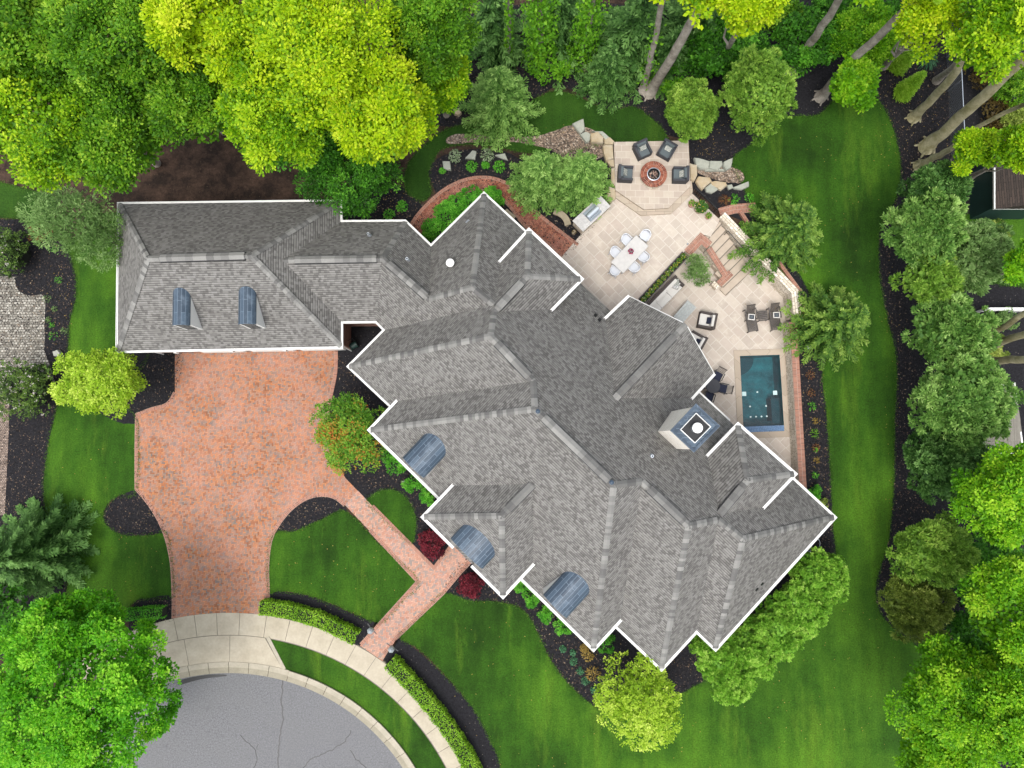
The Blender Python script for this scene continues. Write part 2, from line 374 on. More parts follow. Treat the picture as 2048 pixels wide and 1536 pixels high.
M['patio2'] = tile_mat('terrace_stone', ['#9d9184', '#a4988b', '#998d82', '#aaa092'], '#b3a99c', .6, .42, .014, rot=0.02, off=.5, var=.12, stain_sheen=('#b9afa1', .4, .9), bmp=.2)
M['step'] = plain('step_stone', '#a09384', .85, .1, 2, c2='#a99c8d', fine=20)
M['coping'] = tile_mat('coping_stone', ['#968a7b', '#a39787', '#9d8f80'], '#7d7264', 1.1, .5, .012, uv=True, var=.12, bmp=.2)
M['stone_wall'] = tile_mat('cut_stone', ['#b0a493', '#c9bfae', '#d6cdbd', '#dbd3c5', '#bcb09d'], '#8c8273', .34, .16, .016, uv=True, off=.4, sq=(.7, 3), var=.3, bmp=1)
M['white'] = plain('white_trim', '#cfcfcb', .5, .04, 3)
M['gutter_in'] = plain('gutter_trough', '#55504a', .9, .4, 4, c2='#8a8a88')
M['slate'] = tile_mat('slate_panels', ['#323d49', '#37434f', '#3c4956', '#42505d'], '#667480', 1.3, .2, .008, uv=True, rough=.32, var=.1, stain_sheen=('#8795a2', .35, .8), bmp=.25)  # pale patches painted as sky reflection on the panels
M['ridge'] = tone_mat('ridge_shingle', [(0, '#555452'), (.5, '#686764'), (1, '#7a7975')])
M['shingle'] = shingle_mat()
M['dark'] = plain('dark_metal', '#1b1c1e', .45, .1, 4, metal=.3)
M['steel'] = plain('galvanised_steel', '#8b9299', .35, .15, 6, metal=.7)
M['steel_light'] = plain('brushed_steel', '#b8bfc6', .3, .1, 6, metal=.6)
M['copper'] = plain('weathered_copper', '#6c4533', .5, .3, 4, metal=.4, c2='#5a6a78')
M['chim'] = plain('painted_chimney_brick', '#c9c3b6', .8, .12, 8, c2='#b5ad9d', fine=18)
M['chim'] = tile_mat('painted_chimney_brick', ['#dcd7cd', '#e8e4db', '#e2ddd2', '#d2cbbd'], '#c9c2b6', .21, .075, .01, uv=True, var=.15)
M['wicker'] = plain('dark_wicker', '#33343a', .7, .25, 30, c2='#26272c', fine=60)
M['wicker_brown'] = plain('brown_wicker', '#3d332f', .7, .25, 30, c2='#2c2523', fine=60)
M['cush_grey'] = plain('grey_cushion', '#4b5356', .85, .1, 8)
M['cush_white'] = plain('off_white_cushion', '#b6b3ad', .85, .06, 6)
M['cush_navy'] = plain('navy_cushion', '#151b30', .85, .1, 6)
M['plastic_white'] = plain('white_frame', '#c4c7cb', .4, .04, 4)
M['cush_pale'] = plain('pale_cushion', '#b0b3b8', .8, .06, 6)
M['table_top'] = plain('pale_table_top', '#a5a3a0', .5, .06, 5, c2='#b0aeaa')
M['wood_dark'] = plain('dark_wood', '#3a3532', .6, .2, 10, c2='#4a4440')
M['wood_grey'] = plain('grey_wood', '#8b8f8d', .65, .15, 8, c2='#a3a7a4')
M['granite'] = litter_mat('speckled_granite', '#a6a4a2', '#c6c4c1', '#26262a', sc=46)
M['terracotta'] = plain('terracotta', '#9a7263', .8, .12, 6)
M['planter_stone'] = plain('cast_stone', '#a2927f', .85, .15, 5, c2='#8f7f6c', fine=20)
M['boulder'] = plain('tan_boulder', '#94805f', .85, .15, 1.5, c2='#a39a88', fine=8)
M['boulder_grey'] = plain('grey_boulder', '#7f8379', .85, .15, 1.5, c2='#99998d', fine=8)
M['bench_stone'] = plain('cast_bench_stone', '#8f846f', .85, .15, 4, c2='#7d735f')
M['bark'] = plain('grey_bark', '#9a9389', .9, .35, 2.2, c2='#655d52', fine=14)
M['bark_pale'] = plain('mossy_bark', '#6f6a44', .9, .35, 1.8, c2='#a39c80', fine=12)
M['bark_dark'] = plain('dark_bark', '#332b24', .9, .2, 4)
M['core'] = plain('dark_twigs', '#141a0c', .95, .3, 6)
M['pot_soil'] = plain('potting_soil', '#19150f', .95)
M['lava'] = gravel_mat('fire_glass', ['#5a4a44', '#c9a08c', '#8a6a5c', '#d8c4b4'], 30)
M['green_wall'] = plain('dark_green_wall', '#0d2b26', .6, .15, 2)
M['brown_roof'] = tile_mat('brown_shingle', ['#2b2521', '#352d28', '#3e342e'], '#1c1815', .9, .11, .01, rot=1.57, uv=False)
M['grey_roof'] = tile_mat('grey_corrugated', ['#6b675e', '#77736a', '#7f7b71'], '#55514a', 6, .06, .008, uv=False, rot=1.57)
M['glassy'] = plain('window_glass', '#0d1418', .08, .02, 2, spec=.8)
M['asphalt'] = None
m, t, b = new_mat('asphalt'); p = wpos(t)
c = ramp(t, noise(t, p, 11, 8, .95), [(.38, '#333333'), (.62, '#77777a')]); c = mix(t, ramp(t, noise(t, p, .5, 6, .65), [(.35, (0, 0, 0, 1)), (.65, (.5, .5, .5, 1))]), c, '#5e5e5e')
dkp = ramp(t, noise(t, p, .9, 8, .8), [(.56, (0, 0, 0, 1)), (.74, (.6, .6, .6, 1))]); c = mix(t, dkp, c, '#3b3c3f')
L(t, c, b.inputs['Base Color']); b.inputs['Roughness'].default_value = .85; bump(t, noise(t, p, 70, 3), .5, .01, b); M['asphalt'] = m
# pool water: tinted transparency under a rippled gloss
m, t, b = new_mat('pool_water'); p = wpos(t)
tr = N(t, 'ShaderNodeBsdfTransparent'); tr.inputs[0].default_value = lin('#9fced2')
gl = N(t, 'ShaderNodeBsdfGlossy', i_Roughness=.04); fr = N(t, 'ShaderNodeFresnel', i_IOR=1.5)
bp = N(t, 'ShaderNodeBump', i_Strength=.55, i_Distance=.05); mp = N(t, 'ShaderNodeMapping'); mp.inputs['Scale'].default_value = (1, 2.2, 1); L(t, p, mp.inputs[0])
L(t, noise(t, mp.outputs[0], 2.3, 5, .6), bp.inputs['Height']); L(t, bp.outputs[0], gl.inputs['Normal']); L(t, bp.outputs[0], fr.inputs['Normal'])
ms = N(t, 'ShaderNodeMixShader'); L(t, fr.outputs[0], ms.inputs[0]); L(t, tr.outputs[0], ms.inputs[1]); L(t, gl.outputs[0], ms.inputs[2]); L(t, ms.outputs[0], t.nodes['Material Output'].inputs[0])
M['water'] = m
M['basin'] = plain('pool_plaster', '#459096', .7, .3, 1.3, c2='#1c5058')  # pale mottles painted for the sky-lit ripples on the water
M['basin_dark'] = plain('pool_bench_plaster', '#1f4f57', .7, .2, 1.5, c2='#183f47')
M['pool_tile'] = tile_mat('blue_pool_tile', ['#2c4a6b', '#41638a', '#5a7ba0'], '#7389a0', .05, .05, .006, rough=.3)
M['pool_dot'] = plain('pale_pool_fitting', '#a9c4c4', .5, .05)
# foliage
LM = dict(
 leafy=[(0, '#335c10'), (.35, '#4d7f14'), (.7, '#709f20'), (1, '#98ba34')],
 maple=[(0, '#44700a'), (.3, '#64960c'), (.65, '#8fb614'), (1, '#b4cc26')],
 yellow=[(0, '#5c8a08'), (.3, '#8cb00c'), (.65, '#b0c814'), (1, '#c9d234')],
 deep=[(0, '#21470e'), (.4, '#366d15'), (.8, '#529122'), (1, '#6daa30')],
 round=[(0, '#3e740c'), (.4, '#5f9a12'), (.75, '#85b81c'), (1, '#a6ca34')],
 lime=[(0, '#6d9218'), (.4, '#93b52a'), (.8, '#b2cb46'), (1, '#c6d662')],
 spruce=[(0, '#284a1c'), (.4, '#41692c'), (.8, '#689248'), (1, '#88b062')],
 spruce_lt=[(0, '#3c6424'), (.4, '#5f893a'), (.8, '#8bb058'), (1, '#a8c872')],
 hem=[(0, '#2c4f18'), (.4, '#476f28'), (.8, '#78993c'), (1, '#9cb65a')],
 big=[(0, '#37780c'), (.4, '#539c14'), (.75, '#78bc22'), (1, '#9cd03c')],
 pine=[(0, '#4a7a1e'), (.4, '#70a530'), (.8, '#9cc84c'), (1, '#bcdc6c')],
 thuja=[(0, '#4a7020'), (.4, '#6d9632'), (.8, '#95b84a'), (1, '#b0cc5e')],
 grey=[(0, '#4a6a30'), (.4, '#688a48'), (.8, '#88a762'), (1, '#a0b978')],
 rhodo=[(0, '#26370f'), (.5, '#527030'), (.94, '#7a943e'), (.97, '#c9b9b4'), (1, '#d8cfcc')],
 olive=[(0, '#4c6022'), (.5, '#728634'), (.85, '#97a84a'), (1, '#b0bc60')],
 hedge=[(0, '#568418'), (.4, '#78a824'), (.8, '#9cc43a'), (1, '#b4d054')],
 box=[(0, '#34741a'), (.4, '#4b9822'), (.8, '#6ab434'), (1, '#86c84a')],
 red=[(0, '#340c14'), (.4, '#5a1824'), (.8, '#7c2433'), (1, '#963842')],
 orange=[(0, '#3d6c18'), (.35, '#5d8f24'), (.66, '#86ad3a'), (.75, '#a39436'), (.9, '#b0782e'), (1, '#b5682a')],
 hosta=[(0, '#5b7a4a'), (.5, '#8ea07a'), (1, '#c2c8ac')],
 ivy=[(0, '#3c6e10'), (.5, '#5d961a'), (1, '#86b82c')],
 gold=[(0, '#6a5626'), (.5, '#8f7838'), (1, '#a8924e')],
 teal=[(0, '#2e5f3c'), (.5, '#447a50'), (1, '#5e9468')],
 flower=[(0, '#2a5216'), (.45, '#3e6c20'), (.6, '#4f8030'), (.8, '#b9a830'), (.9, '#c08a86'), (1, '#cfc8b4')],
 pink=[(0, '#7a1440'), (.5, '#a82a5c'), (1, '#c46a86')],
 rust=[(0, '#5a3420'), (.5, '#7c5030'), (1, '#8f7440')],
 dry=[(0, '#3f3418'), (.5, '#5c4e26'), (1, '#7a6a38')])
for k, v in LM.items(): M['lf_' + k] = leaf_mat('leaf_' + k, v)
# ------------------------------------------------------------ ground, beds, paving
SHN = [0]
def sheet(name, polys, z, mat, zl=0.0, holes=()):
    mb = MB(); SHN[0] += 1; z += (SHN[0] % 9) * .0004
    for p in polys: mb.poly([P(u, v, zl) for u, v in p], z + zl, holes=[[P(u, v, zl) for u, v in h] for h in holes])
    return tag(mb.build(name, mat), kind='structure')
LOW = -1.0     # the sunken pool terrace
hole_px = [(1440, 442), (1420, 474), (1401, 470), (1371, 503), (1279, 601), (1300, 760), (1420, 900), (1600, 985), (1592, 800), (1586, 660), (1592, 640), (1587, 596)]
hole = px(hole_px)
g = MB(); R_ = 600
g.poly([(-R_, -R_, 0), (R_, -R_, 0), (R_, R_, 0), (-R_, R_, 0)], 0, holes=[hole])
tag(g.build('ground', M['soil']), kind='structure')
lower = MB(); lo = [(1428, 430), (1360, 500), (1262, 600), (1230, 700), (1300, 800), (1420, 900), (1560, 1060), (1615, 1010), (1600, 850), (1592, 640), (1592, 585), (1500, 500)]
pool_px = [(1479.5, 712), (1559, 709.5), (1568.5, 862), (1487, 865)]
ZP = LOW
poolc = [P(u, v, ZP) for u, v in pool_px]
lower.poly([P(u, v, LOW) for u, v in lo], LOW, holes=[poolc])
tag(lower.build('pool_terrace', M['patio']), kind='structure')
# mulch beds
beds = [
 [(-300, 430), (0, 437), (60, 448), (100, 462), (125, 485), (142, 515), (152, 560), (151, 600), (141, 640), (136, 700), (128, 760), (118, 800), (103, 860), (91, 930), (88, 990), (97, 1050), (125, 1110), (135, 1160), (118, 1230), (60, 1300), (-300, 1300)],
 [(1440, 60), (1500, 300), (1470, 330), (1480, 380), (1500, 420), (1520, 470), (1610, 560), (1640, 640), (1655, 700), (1646, 760), (1650, 850), (1660, 960), (1666, 1060), (1668, 1160), (1610, 1230), (1560, 1500), (2400, 1700), (2500, 900), (2500, -200), (1500, -200)],
]
jr = random.Random(3); BEDS = []; LAWNS = []
def ragged(pts, k, a=.9):
    q = smooth(pts, k); return [(x + jr.uniform(-a, a), y + jr.uniform(-a, a)) for x, y in q]
def bed(name, pts, z=.004, k=5, m='mulch'):
    if m == 'mulch': BEDS.append(smooth(pts, 3))
    return sheet(name, [ragged(pts, k + 3)], z, M[m])
bed('mulch_bed', beds[0])
# ground that flanks the terrace on the east, cut so that it stays outside the sunken terrace
sheet('mulch_bed', [[(1598, 600), (1600, 650), (1599, 800), (1612, 1010), (1590, 1100), (1440, 1320), (1330, 1400), (1350, 1420), (1500, 1500), (2400, 1750), (2600, 900), (2600, -300), (1450, -300), (1350, -60), (1240, 130), (1180, 200), (1260, 250), (1378, 282), (1384, 375), (1440, 424), (1480, 440), (1590, 560)]], .004, M['mulch'])
bed('mulch_bed', [(940, 30), (900, 200), (840, 240), (920, 250), (1060, 200), (1130, 175), (1260, 240), (1330, 190), (1290, 20)], .004)
bed('mulch_bed', [(680, 440), (700, 400), (790, 370), (840, 405), (850, 425), (825, 460), (760, 480)], .004)
bed('mulch_bed', [(858, 345), (880, 315), (930, 300), (1000, 300), (1060, 320), (1150, 280), (1226, 330), (1230, 400), (1210, 420), (1130, 515), (1040, 470), (1000, 420), (960, 480), (860, 500), (820, 460), (870, 400)], .012)
bed('mulch_bed', [(235, 690), (360, 690), (352, 785), (335, 806), (305, 817), (275, 826), (272, 846), (230, 842), (190, 800)], .008)
bed('mulch_bed', [(275, 981), (247, 988), (222, 1004), (208, 1030), (215, 1052), (240, 1068), (280, 1071), (330, 1064), (326, 1040), (305, 1010), (290, 995)], .008)
sheet('mulch_bed', [[(660, 640), (770, 655), (700, 735), (790, 830), (745, 860), (890, 1000), (855, 1035), (920, 1100), (868, 1137), (735, 1005), (676, 960), (670, 900), (660, 800)]], .004, M['mulch'])
bed('mulch_bed', [(555, 1060), (575, 1030), (600, 1008), (630, 992), (655, 990), (672, 998), (693, 1022), (640, 1040), (590, 1062)], .008)
sheet('mulch_bed', [smooth([(536, 1184), (560, 1183), (610, 1190), (660, 1207), (710, 1230), (762, 1246), (730, 1292), (640, 1262), (540, 1240)], 4)], .008, M['mulch'])
sheet('mulch_bed', [smooth([(795, 1276), (858, 1322), (915, 1380), (962, 1436), (995, 1500), (1020, 1560), (1000, 1640), (960, 1640), (900, 1500), (820, 1380), (764, 1312)], 4)], .008, M['mulch'])
sheet('mulch_bed', [[(1140, 1200), (1240, 1180), (1300, 1250), (1420, 1220), (1500, 1240), (1420, 1350), (1300, 1400), (1200, 1330)]], .004, M['mulch'])
bed('mulch_bed', [(885, 1186), (940, 1110), (1010, 1180), (1100, 1180), (1200, 1290), (1330, 1320), (1450, 1280), (1440, 1330), (1410, 1362), (1365, 1388), (1290, 1420), (1215, 1420), (1180, 1405), (1140, 1370), (1105, 1325), (1080, 1275), (1060, 1235), (1035, 1212), (990, 1202), (940, 1200)], .008)
bed('mulch_bed', [(270, 1206), (300, 1196), (346, 1193), (349, 1238), (320, 1246), (260, 1260)], .008)
# lawns
def lawn(pts, z=.006, m='grass', k=5):
    LAWNS.append(smooth(pts, 6)); return sheet('lawn', [ragged(pts, k + 4)], z, M[m])
lawn([(1465, 318), (1500, 290), (1545, 248), (1590, 232), (1635, 230), (1668, 200), (1708, 181), (1748, 192), (1776, 232), (1795, 290), (1801, 345), (1792, 395), (1768, 440), (1757, 480), (1760, 560), (1775, 640), (1790, 700), (1793, 760), (1789, 850), (1788, 960), (1783, 1030), (1775, 1090), (1756, 1150), (1752, 1190), (1762, 1228), (1795, 1262), (1832, 1290), (1855, 1330), (1870, 1400), (1880, 1560), (1870, 1800), (1400, 1900), (1020, 1850), (1004, 1560), (980, 1480), (945, 1415), (890, 1350), (840, 1300), (800, 1272),
      (840, 1235), (885, 1187), (940, 1201), (990, 1203), (1035, 1213), (1060, 1236), (1080, 1276), (1105, 1326), (1140, 1371), (1180, 1406), (1215, 1421), (1290, 1425), (1355, 1392), (1408, 1363), (1500, 1330), (1600, 1240), (1667, 1140), (1665, 1040), (1660, 930), (1652, 820), (1644, 750), (1652, 712), (1640, 640), (1600, 550), (1520, 440), (1480, 360)], z=.012)
lawn([(160, 470), (240, 430), (270, 600), (300, 700), (240, 800), (274, 840), (273, 980), (240, 990), (214, 1010), (207, 1035), (222, 1058), (250, 1070), (300, 1070), (331, 1065), (341, 1100), (346, 1150), (347, 1193), (300, 1197), (262, 1210), (200, 1300), (60, 1300), (118, 1230), (135, 1160), (125, 1110), (97, 1050), (88, 990), (91, 930), (103, 860), (118, 800), (128, 760), (136, 700), (141, 640), (151, 600), (152, 560), (142, 515), (130, 490)], .005)
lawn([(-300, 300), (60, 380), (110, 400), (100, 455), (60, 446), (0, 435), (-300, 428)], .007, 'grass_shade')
lawn([(541, 1082), (556, 1062), (590, 1061), (640, 1040), (690, 1024)][:0] + [(536, 1120), (541, 1082), (556, 1063), (590, 1062), (640, 1041), (692, 1023), (760, 1090), (836, 1164), (800, 1205), (764, 1244), (712, 1229), (660, 1206), (610, 1189), (560, 1182), (537, 1183)], .012, k=3)
lawn([(734, 1003), (752, 985), (778, 979), (802, 986), (820, 1005), (831, 1035), (831, 1065), (822, 1086), (790, 1060), (760, 1030)], .012)
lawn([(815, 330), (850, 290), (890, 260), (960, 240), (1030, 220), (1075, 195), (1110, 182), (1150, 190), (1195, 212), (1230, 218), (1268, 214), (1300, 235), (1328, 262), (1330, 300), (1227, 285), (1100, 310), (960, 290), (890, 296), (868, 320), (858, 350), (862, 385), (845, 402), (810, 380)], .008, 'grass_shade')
lawn([(1930, 430), (2300, 400), (2300, 560), (1960, 560)], .012, k=2)
# stream of pebbles and its continuation
bed('pebble_bed', [(895, 276), (920, 268), (990, 272), (1060, 274), (1110, 262), (1150, 250), (1200, 268), (1220, 300), (1160, 330), (1100, 300), (1040, 286), (960, 284), (900, 288)], .016, m='gravel')
bed('pebble_bed', [(1395, 330), (1440, 333), (1475, 338), (1488, 352), (1480, 366), (1440, 362), (1395, 345)], .016, m='gravel')
# neighbour's cobbled drive
sheet('cobbled_drive', [smooth([(-400, 540), (0, 552), (28, 556), (32, 572), (42, 585), (62, 592), (89, 593), (89, 650), (88, 700), (70, 790), (-400, 800)], 3)], .012, M['cobble'])
sheet('cobbled_path', [[(-400, 790), (19, 800), (18, 860), (14, 940), (10, 1030), (-400, 1060)]], .016, M['cobble_pink'])
# driveway and front walk (one herringbone surface each)
dl = [(350, 695), (350, 785)] + smooth([(350, 785), (335, 808), (304, 818), (274, 829)], 4, False)[1:] + [(273, 900), (273, 978)] + smooth([(273, 978), (296, 1005), (318, 1040), (334, 1080), (344, 1130), (347, 1190), (347, 1237)], 4, False)[1:]
KC, (CX, CY) = 0, (457.6, 1759.5)
def arc(r, a0, a1, n=30): return [(CX + r * math.sin(math.radians(a0 + (a1 - a0) * i / n)), CY - r * math.cos(math.radians(a0 + (a1 - a0) * i / n))) for i in range(n + 1)]
dr = smooth([(536, 1230), (536, 1180), (535, 1130), (541, 1082), (556, 1050), (580, 1020), (610, 998), (640, 990), (668, 994), (690, 1010)], 4, False)
top = smooth([(676, 925), (655, 900), (650, 860), (660, 800), (671, 745), (672, 695)], 4, False)
sheet('driveway', [dl + [(347, 1241)] + arc(535, -12, 8, 14)[0:] + dr + [(735, 1058), (836, 1163), (902, 1102), (868, 1136), (745, 1012), (700, 962)] + top], .02, M['drive']) if False else None
sheet('driveway', [dl + arc(534, -11.8, 8.4, 14) + dr + [(745, 1012), (712, 978), (690, 955)] + top], .016, M['drive'])
sheet('front_walk', [[(690, 1010), (836, 1163), (720, 1291), (765, 1322), (792, 1276), (885, 1187), (945, 1125), (908, 1085), (868, 1136), (745, 1012), (716, 981)]], .02, M['walk'])
def brick_edge(pts, w=.2, z=.028):
    mb = MB(); mb.ribbon(px(pts), -w / 2, w / 2, 0, z); return mb
eb = brick_edge(dl[1:]); e2 = brick_edge(dr + [(735, 1057)]); eb.v += []
for q in (dl[1:], dr, top[::-1]): tag(brick_edge(q, .22, .024).build('driveway_edging', M['brick_cap']), kind='structure')
for q in ([(745, 1012), (868, 1136), (905, 1088)], [(740, 1060), (836, 1163), (722, 1289)], [(768, 1308), (792, 1276), (885, 1187), (940, 1122)]): tag(brick_edge(q, .22, .030).build('walk_edging', M['brick_cap']), kind='structure')
sb = MB(); sb.poly(px([(737, 1247), (751, 1258), (797, 1258), (787, 1284)][:0] + [(752, 1258), (765, 1243), (806, 1262), (790, 1281)][:0] + [(750, 1259), (761, 1247), (799, 1269), (787, 1284)]), .026)
# garden walk round the back
go = smooth([(812, 468), (832, 434), (860, 403), (895, 375), (935, 358), (975, 355), (1008, 364), (1035, 383), (1065, 417), (1104, 450), (1156, 490)], 5, False)
gi = smooth([(846, 478), (858, 452), (880, 424), (910, 398), (945, 384), (975, 382), (998, 392), (1022, 416), (1050, 452), (1090, 483), (1124, 514)], 5, False)
sheet('garden_walk', [go + gi[::-1]], .02, M['walk_dark'])
for q in (go, gi): tag(brick_edge(q, .2, .028).build('walk_edging', M['brick_cap']), kind='structure')
# pavement ring, apron, kerb, road
mb = MB(); mb.poly(px(arc(536, -40, 80, 60) + arc(434, -40, 80, 60)[::-1]), .006); tag(mb.build('pavement_bed', M['joint']), kind='structure')
mb = MB()
st = 5.13
def slab(r0, r1, a0, a1, z):
    gp = .05; d = .11
    mb.prism(px(arc(r0, a0 + gp, a1 - gp, 4) + arc(r1, a1 - gp, a0 + gp, 4)), 0, z)
a = -36
angs = [-36, -31, -26, -21, -16, -11.9, -7.4, -2.6, 2.4, 8.2, 13.3] + [13.3 + 5.05 * i for i in range(1, 13)]
for a0, a1 in zip(angs[:-1], angs[1:]): slab(534, 490, a0, a1, .03)
tag(mb.build('sidewalk', M['concrete']), kind='structure')
mb = MB()
for a0, a1 in ((-22, -10.5), (-10.5, .3), (.3, 8.6)):
    q = arc(489, a0 + .05, a1 - .05, 5) + arc(436, (a1 if a1 < 8 else 14.2) - .05, a0 + .05, 6); mb.prism(px(q), 0, .028)
tag(mb.build('driveway_apron', M['concrete']), kind='structure')
mb = MB(); mb.ribbon(px([(536, 1274), (552, 1305), (569, 1338)]), -.1, .1, 0, .06); tag(mb.build('apron_edge', M['kerb']), kind='structure')
verge = arc(488, 9.2, 80, 40) + arc(436, 80, 15.0, 40)
sheet('lawn', [verge], .022, M['grass'])
mb = MB(); mb.poly(px(arc(414, -60, 90, 80) + [(900, 2300), (0, 2300)]), .004)
tag(mb.build('road', M['asphalt']), kind='structure')
mb = MB()
for i in range(-4, 16):
    a0, a1 = i * 5.4 + .06, (i + 1) * 5.4 - .06
    low = a0 < 12
    mb.prism(px(arc(425, a0, a1, 5) + arc(413.5, a1, a0, 5)), -.05, .012 + (i % 3) * .001, 1)
    mb.prism(px(arc(436, a0, a1, 5) + arc(425.3, a1, a0, 5)), -.05, .05 if low else .14)
tag(mb.build('kerb', [M['kerb'], M['gutter_pan']]), kind='structure')
# cracks in the road
mb = MB(); r2 = random.Random(4)
def crack(pts, w):
    q = []
    for a, b in zip(pts[:-1], pts[1:]):
        n = max(2, int(math.dist(a, b) / 6))
        for i in range(n): t = i / n; q.append((a[0] + (b[0] - a[0]) * t + r2.uniform(-1.3, 1.3), a[1] + (b[1] - a[1]) * t + r2.uniform(-1.3, 1.3)))
    q.append(pts[-1]); W = offset_path(px(q), w / 2); W2 = offset_path(px(q), -w / 2)
    for i in range(len(q) - 1): mb.face([(W2[i].x, W2[i].y, .0085), (W2[i + 1].x, W2[i + 1].y, .0085), (W[i + 1].x, W[i + 1].y, .0085), (W[i].x, W[i].y, .0085)])
crack([(566, 1362), (563, 1400), (566, 1440), (558, 1480), (556, 1536), (550, 1600)], .075)
crack([(703, 1460), (690, 1482), (665, 1500), (620, 1520), (600, 1545)], .06)
crack([(480, 1470), (512, 1500), (513, 1520), (500, 1560)], .05); crack([(700, 1500), (712, 1518), (735, 1540)], .06)
crack([(516, 1488), (514, 1500)], .03)
tag(mb.build('road_crack', M['dark']), kind='structure')
mb = MB(); mb.poly(px(smooth([(357, 1362), (385, 1354), (420, 1349), (448, 1349), (452, 1352), (410, 1357), (380, 1364), (358, 1370)], 3)), .0125)
tag(mb.build('road_patch', M['dark']), kind='structure')

# ------------------------------------------------------------ terraces
sheet('dining_terrace', [[(1124, 513), (1166, 464), (1221, 408), (1233, 397), (1300, 380), (1385, 388), (1440, 440), (1421, 474), (1401, 468), (1371, 501), (1276, 601), (1297, 755), (1230, 740), (1100, 640), (1040, 540), (1080, 500)]], .024, M['patio'])
FZ = .30
mb = MB()
hexo = [(1231, 395), (1282, 431), (1343, 427), (1386, 385)]; hexi = [(1231, 380), (1288, 419), (1337, 416), (1382, 370)]
mb.prism([P(*q, FZ / 2) for q in [(1229, 330)] + hexo + [(1380, 330)]], 0, FZ / 2, 0, 1)
stp = tag(mb.build('terrace_step', [M['coping'], M['coping']]), 'pale stone angled step wrapping the lower side of the fire pit terrace', 'step')
mb = MB(); mb.prism([P(*q, FZ) for q in [(1228, 284), (1377, 281), (1381, 372)] + hexi[::-1][1:]], 0, FZ, 0, 1)
tag(mb.build('fire_pit_terrace', [M['patio2'], M['coping']]), kind='structure')
# stone steps down to the pool terrace
mb = MB(); ns = 8
for i in range(ns):
    z = -(i) * (1.0 / ns)
    A = P(1417 + (1452 - 1417) * i / 7, 478 + (591 - 478) * i / 7, z); B = P(1444 + (1503 - 1444) * i / 7, 448 + (542 - 448) * i / 7, z)
    d = Vector((-(B - A).y, (B - A).x, 0)).normalized()
    if d.dot(P(1478, 566) - P(1430, 463)) < 0: d = -d
    back = .55 if i else .5
    q = [A - d * back, B - d * back + (B - A) * .02, B, A]
    mb.prism(q, LOW - .01, z + .001 * i, 0, 0)
    e = A + (B - A); mb.beam(A - d * .02 + Vector((0, 0, .001)), B - d * .02 + Vector((0, 0, .001)), .06, .012, m=1)  # dark strip along each nosing stands in for shadow and joint
tag(mb.build('stone_steps', [M['step'], M['joint']]), 'flight of pale stone steps going down to the pool terrace', 'steps')
# walls round the sunken terrace
W1, W2, W3 = P(1436, 438, 0), P(1566, 595, LOW), P(1571, 642, LOW)
dwall = empty('stone_retaining_wall', (W1.x, W1.y, 0), label='diagonal cut stone retaining wall rising beside the pool terrace steps', cat='retaining wall')
def loc(o, pts): return pts
mb = MB(); base = [W1.to_2d() - (0, 0) if False else Vector((W1.x, W1.y)), Vector((W2.x, W2.y)), Vector((W3.x, W3.y))]
def child(mb, name, mats, root, **k):
    """geometry written in world space, parented to a thing that may stand anywhere"""
    o = mb.build(name, mats, None, **k); o.parent = root; o.matrix_parent_inverse = root.matrix_basis.inverted() if False else Matrix.Translation(-root.location) if root.rotation_euler.z == 0 else (Matrix.Translation(root.location) @ Matrix.Rotation(root.rotation_euler.z, 4, 'Z')).inverted()
    return o
mb.ribbon(base, 0, .42, LOW - .1, .36); child(mb, 'wall', M['stone_wall'], dwall)
mb = MB(); mb.ribbon(base, -.02, .46, .362, .42); child(mb, 'coping', M['stone_wall'], dwall)
mb = MB(); e = offset_path([P(1596, 540), P(1480, 436)], 0)
mb.ribbon(px([(1598, 585), (1558, 530), (1500, 458), (1478, 424)], .2), -.22, .0, 0, .22); child(mb, 'brick_edging', M['brick_cap'], dwall)
cap2 = tag(MB().build('x', M['brick']), kind='structure') if False else None
mb = MB(); mb.ribbon(px([(1440, 425), (1468, 417), (1512, 414)], .15), -.3, .3, 0, .1); mb2 = mb
tag(mb.build('brick_border', M['brick_cap']), 'short red brick border running off beside the black hand rail', 'edging')
ew = empty('brick_capped_wall', (P(1590, 700).x, P(1590, 700).y, 0), label='long low stone wall with red brick cap along the pool terrace', cat='wall')
eb_ = [P(1577, 645, .02), P(1582, 700, .02), P(1589.5, 830, .02), P(1597.5, 969, .02), P(1604, 1040, .02)]
mb = MB(); mb.ribbon(eb_, -.0, .4, LOW - .1, -.03); child(mb, 'wall', M['stone_wall'], ew)
mb = MB(); mb.ribbon(eb_, .02, .46, -.03, .05); child(mb, 'brick_cap', M['brick_cap'], ew)
# L shaped planter wall
lw = empty('brick_capped_planter_wall', (P(1410, 520).x, P(1410, 520).y, 0), label='angled brick capped wall wrapping the little tree beside the steps', cat='wall')
lp = [P(1375, 506, .05), P(1402, 477, .05), P(1419, 491, .05)]
mb = MB(); mb.ribbon(lp, -.22, .22, LOW - .1, .0); child(mb, 'wall', M['stone_wall'], lw)
mb = MB(); mb.ribbon(lp, -.28, .28, .0, .06); child(mb, 'brick_cap', M['brick_cap'], lw)
lq = [P(1417, 494, 0), P(1448, 556, -.45), P(1459, 556, -.5)]
mb = MB(); mb.ribbon([P(1418, 497, 0), P(1453, 555, -.4)], -.16, .16, LOW - .1, [-.08, -.38]); child(mb, 'sloping_wall', M['stone_wall'], lw)
mb = MB(); mb.ribbon([P(1418, 497, 0), P(1453, 555, -.4)], -.2, .2, [-.078, -.378], [-.02, -.32]); child(mb, 'sloping_cap', M['brick_cap'], lw)
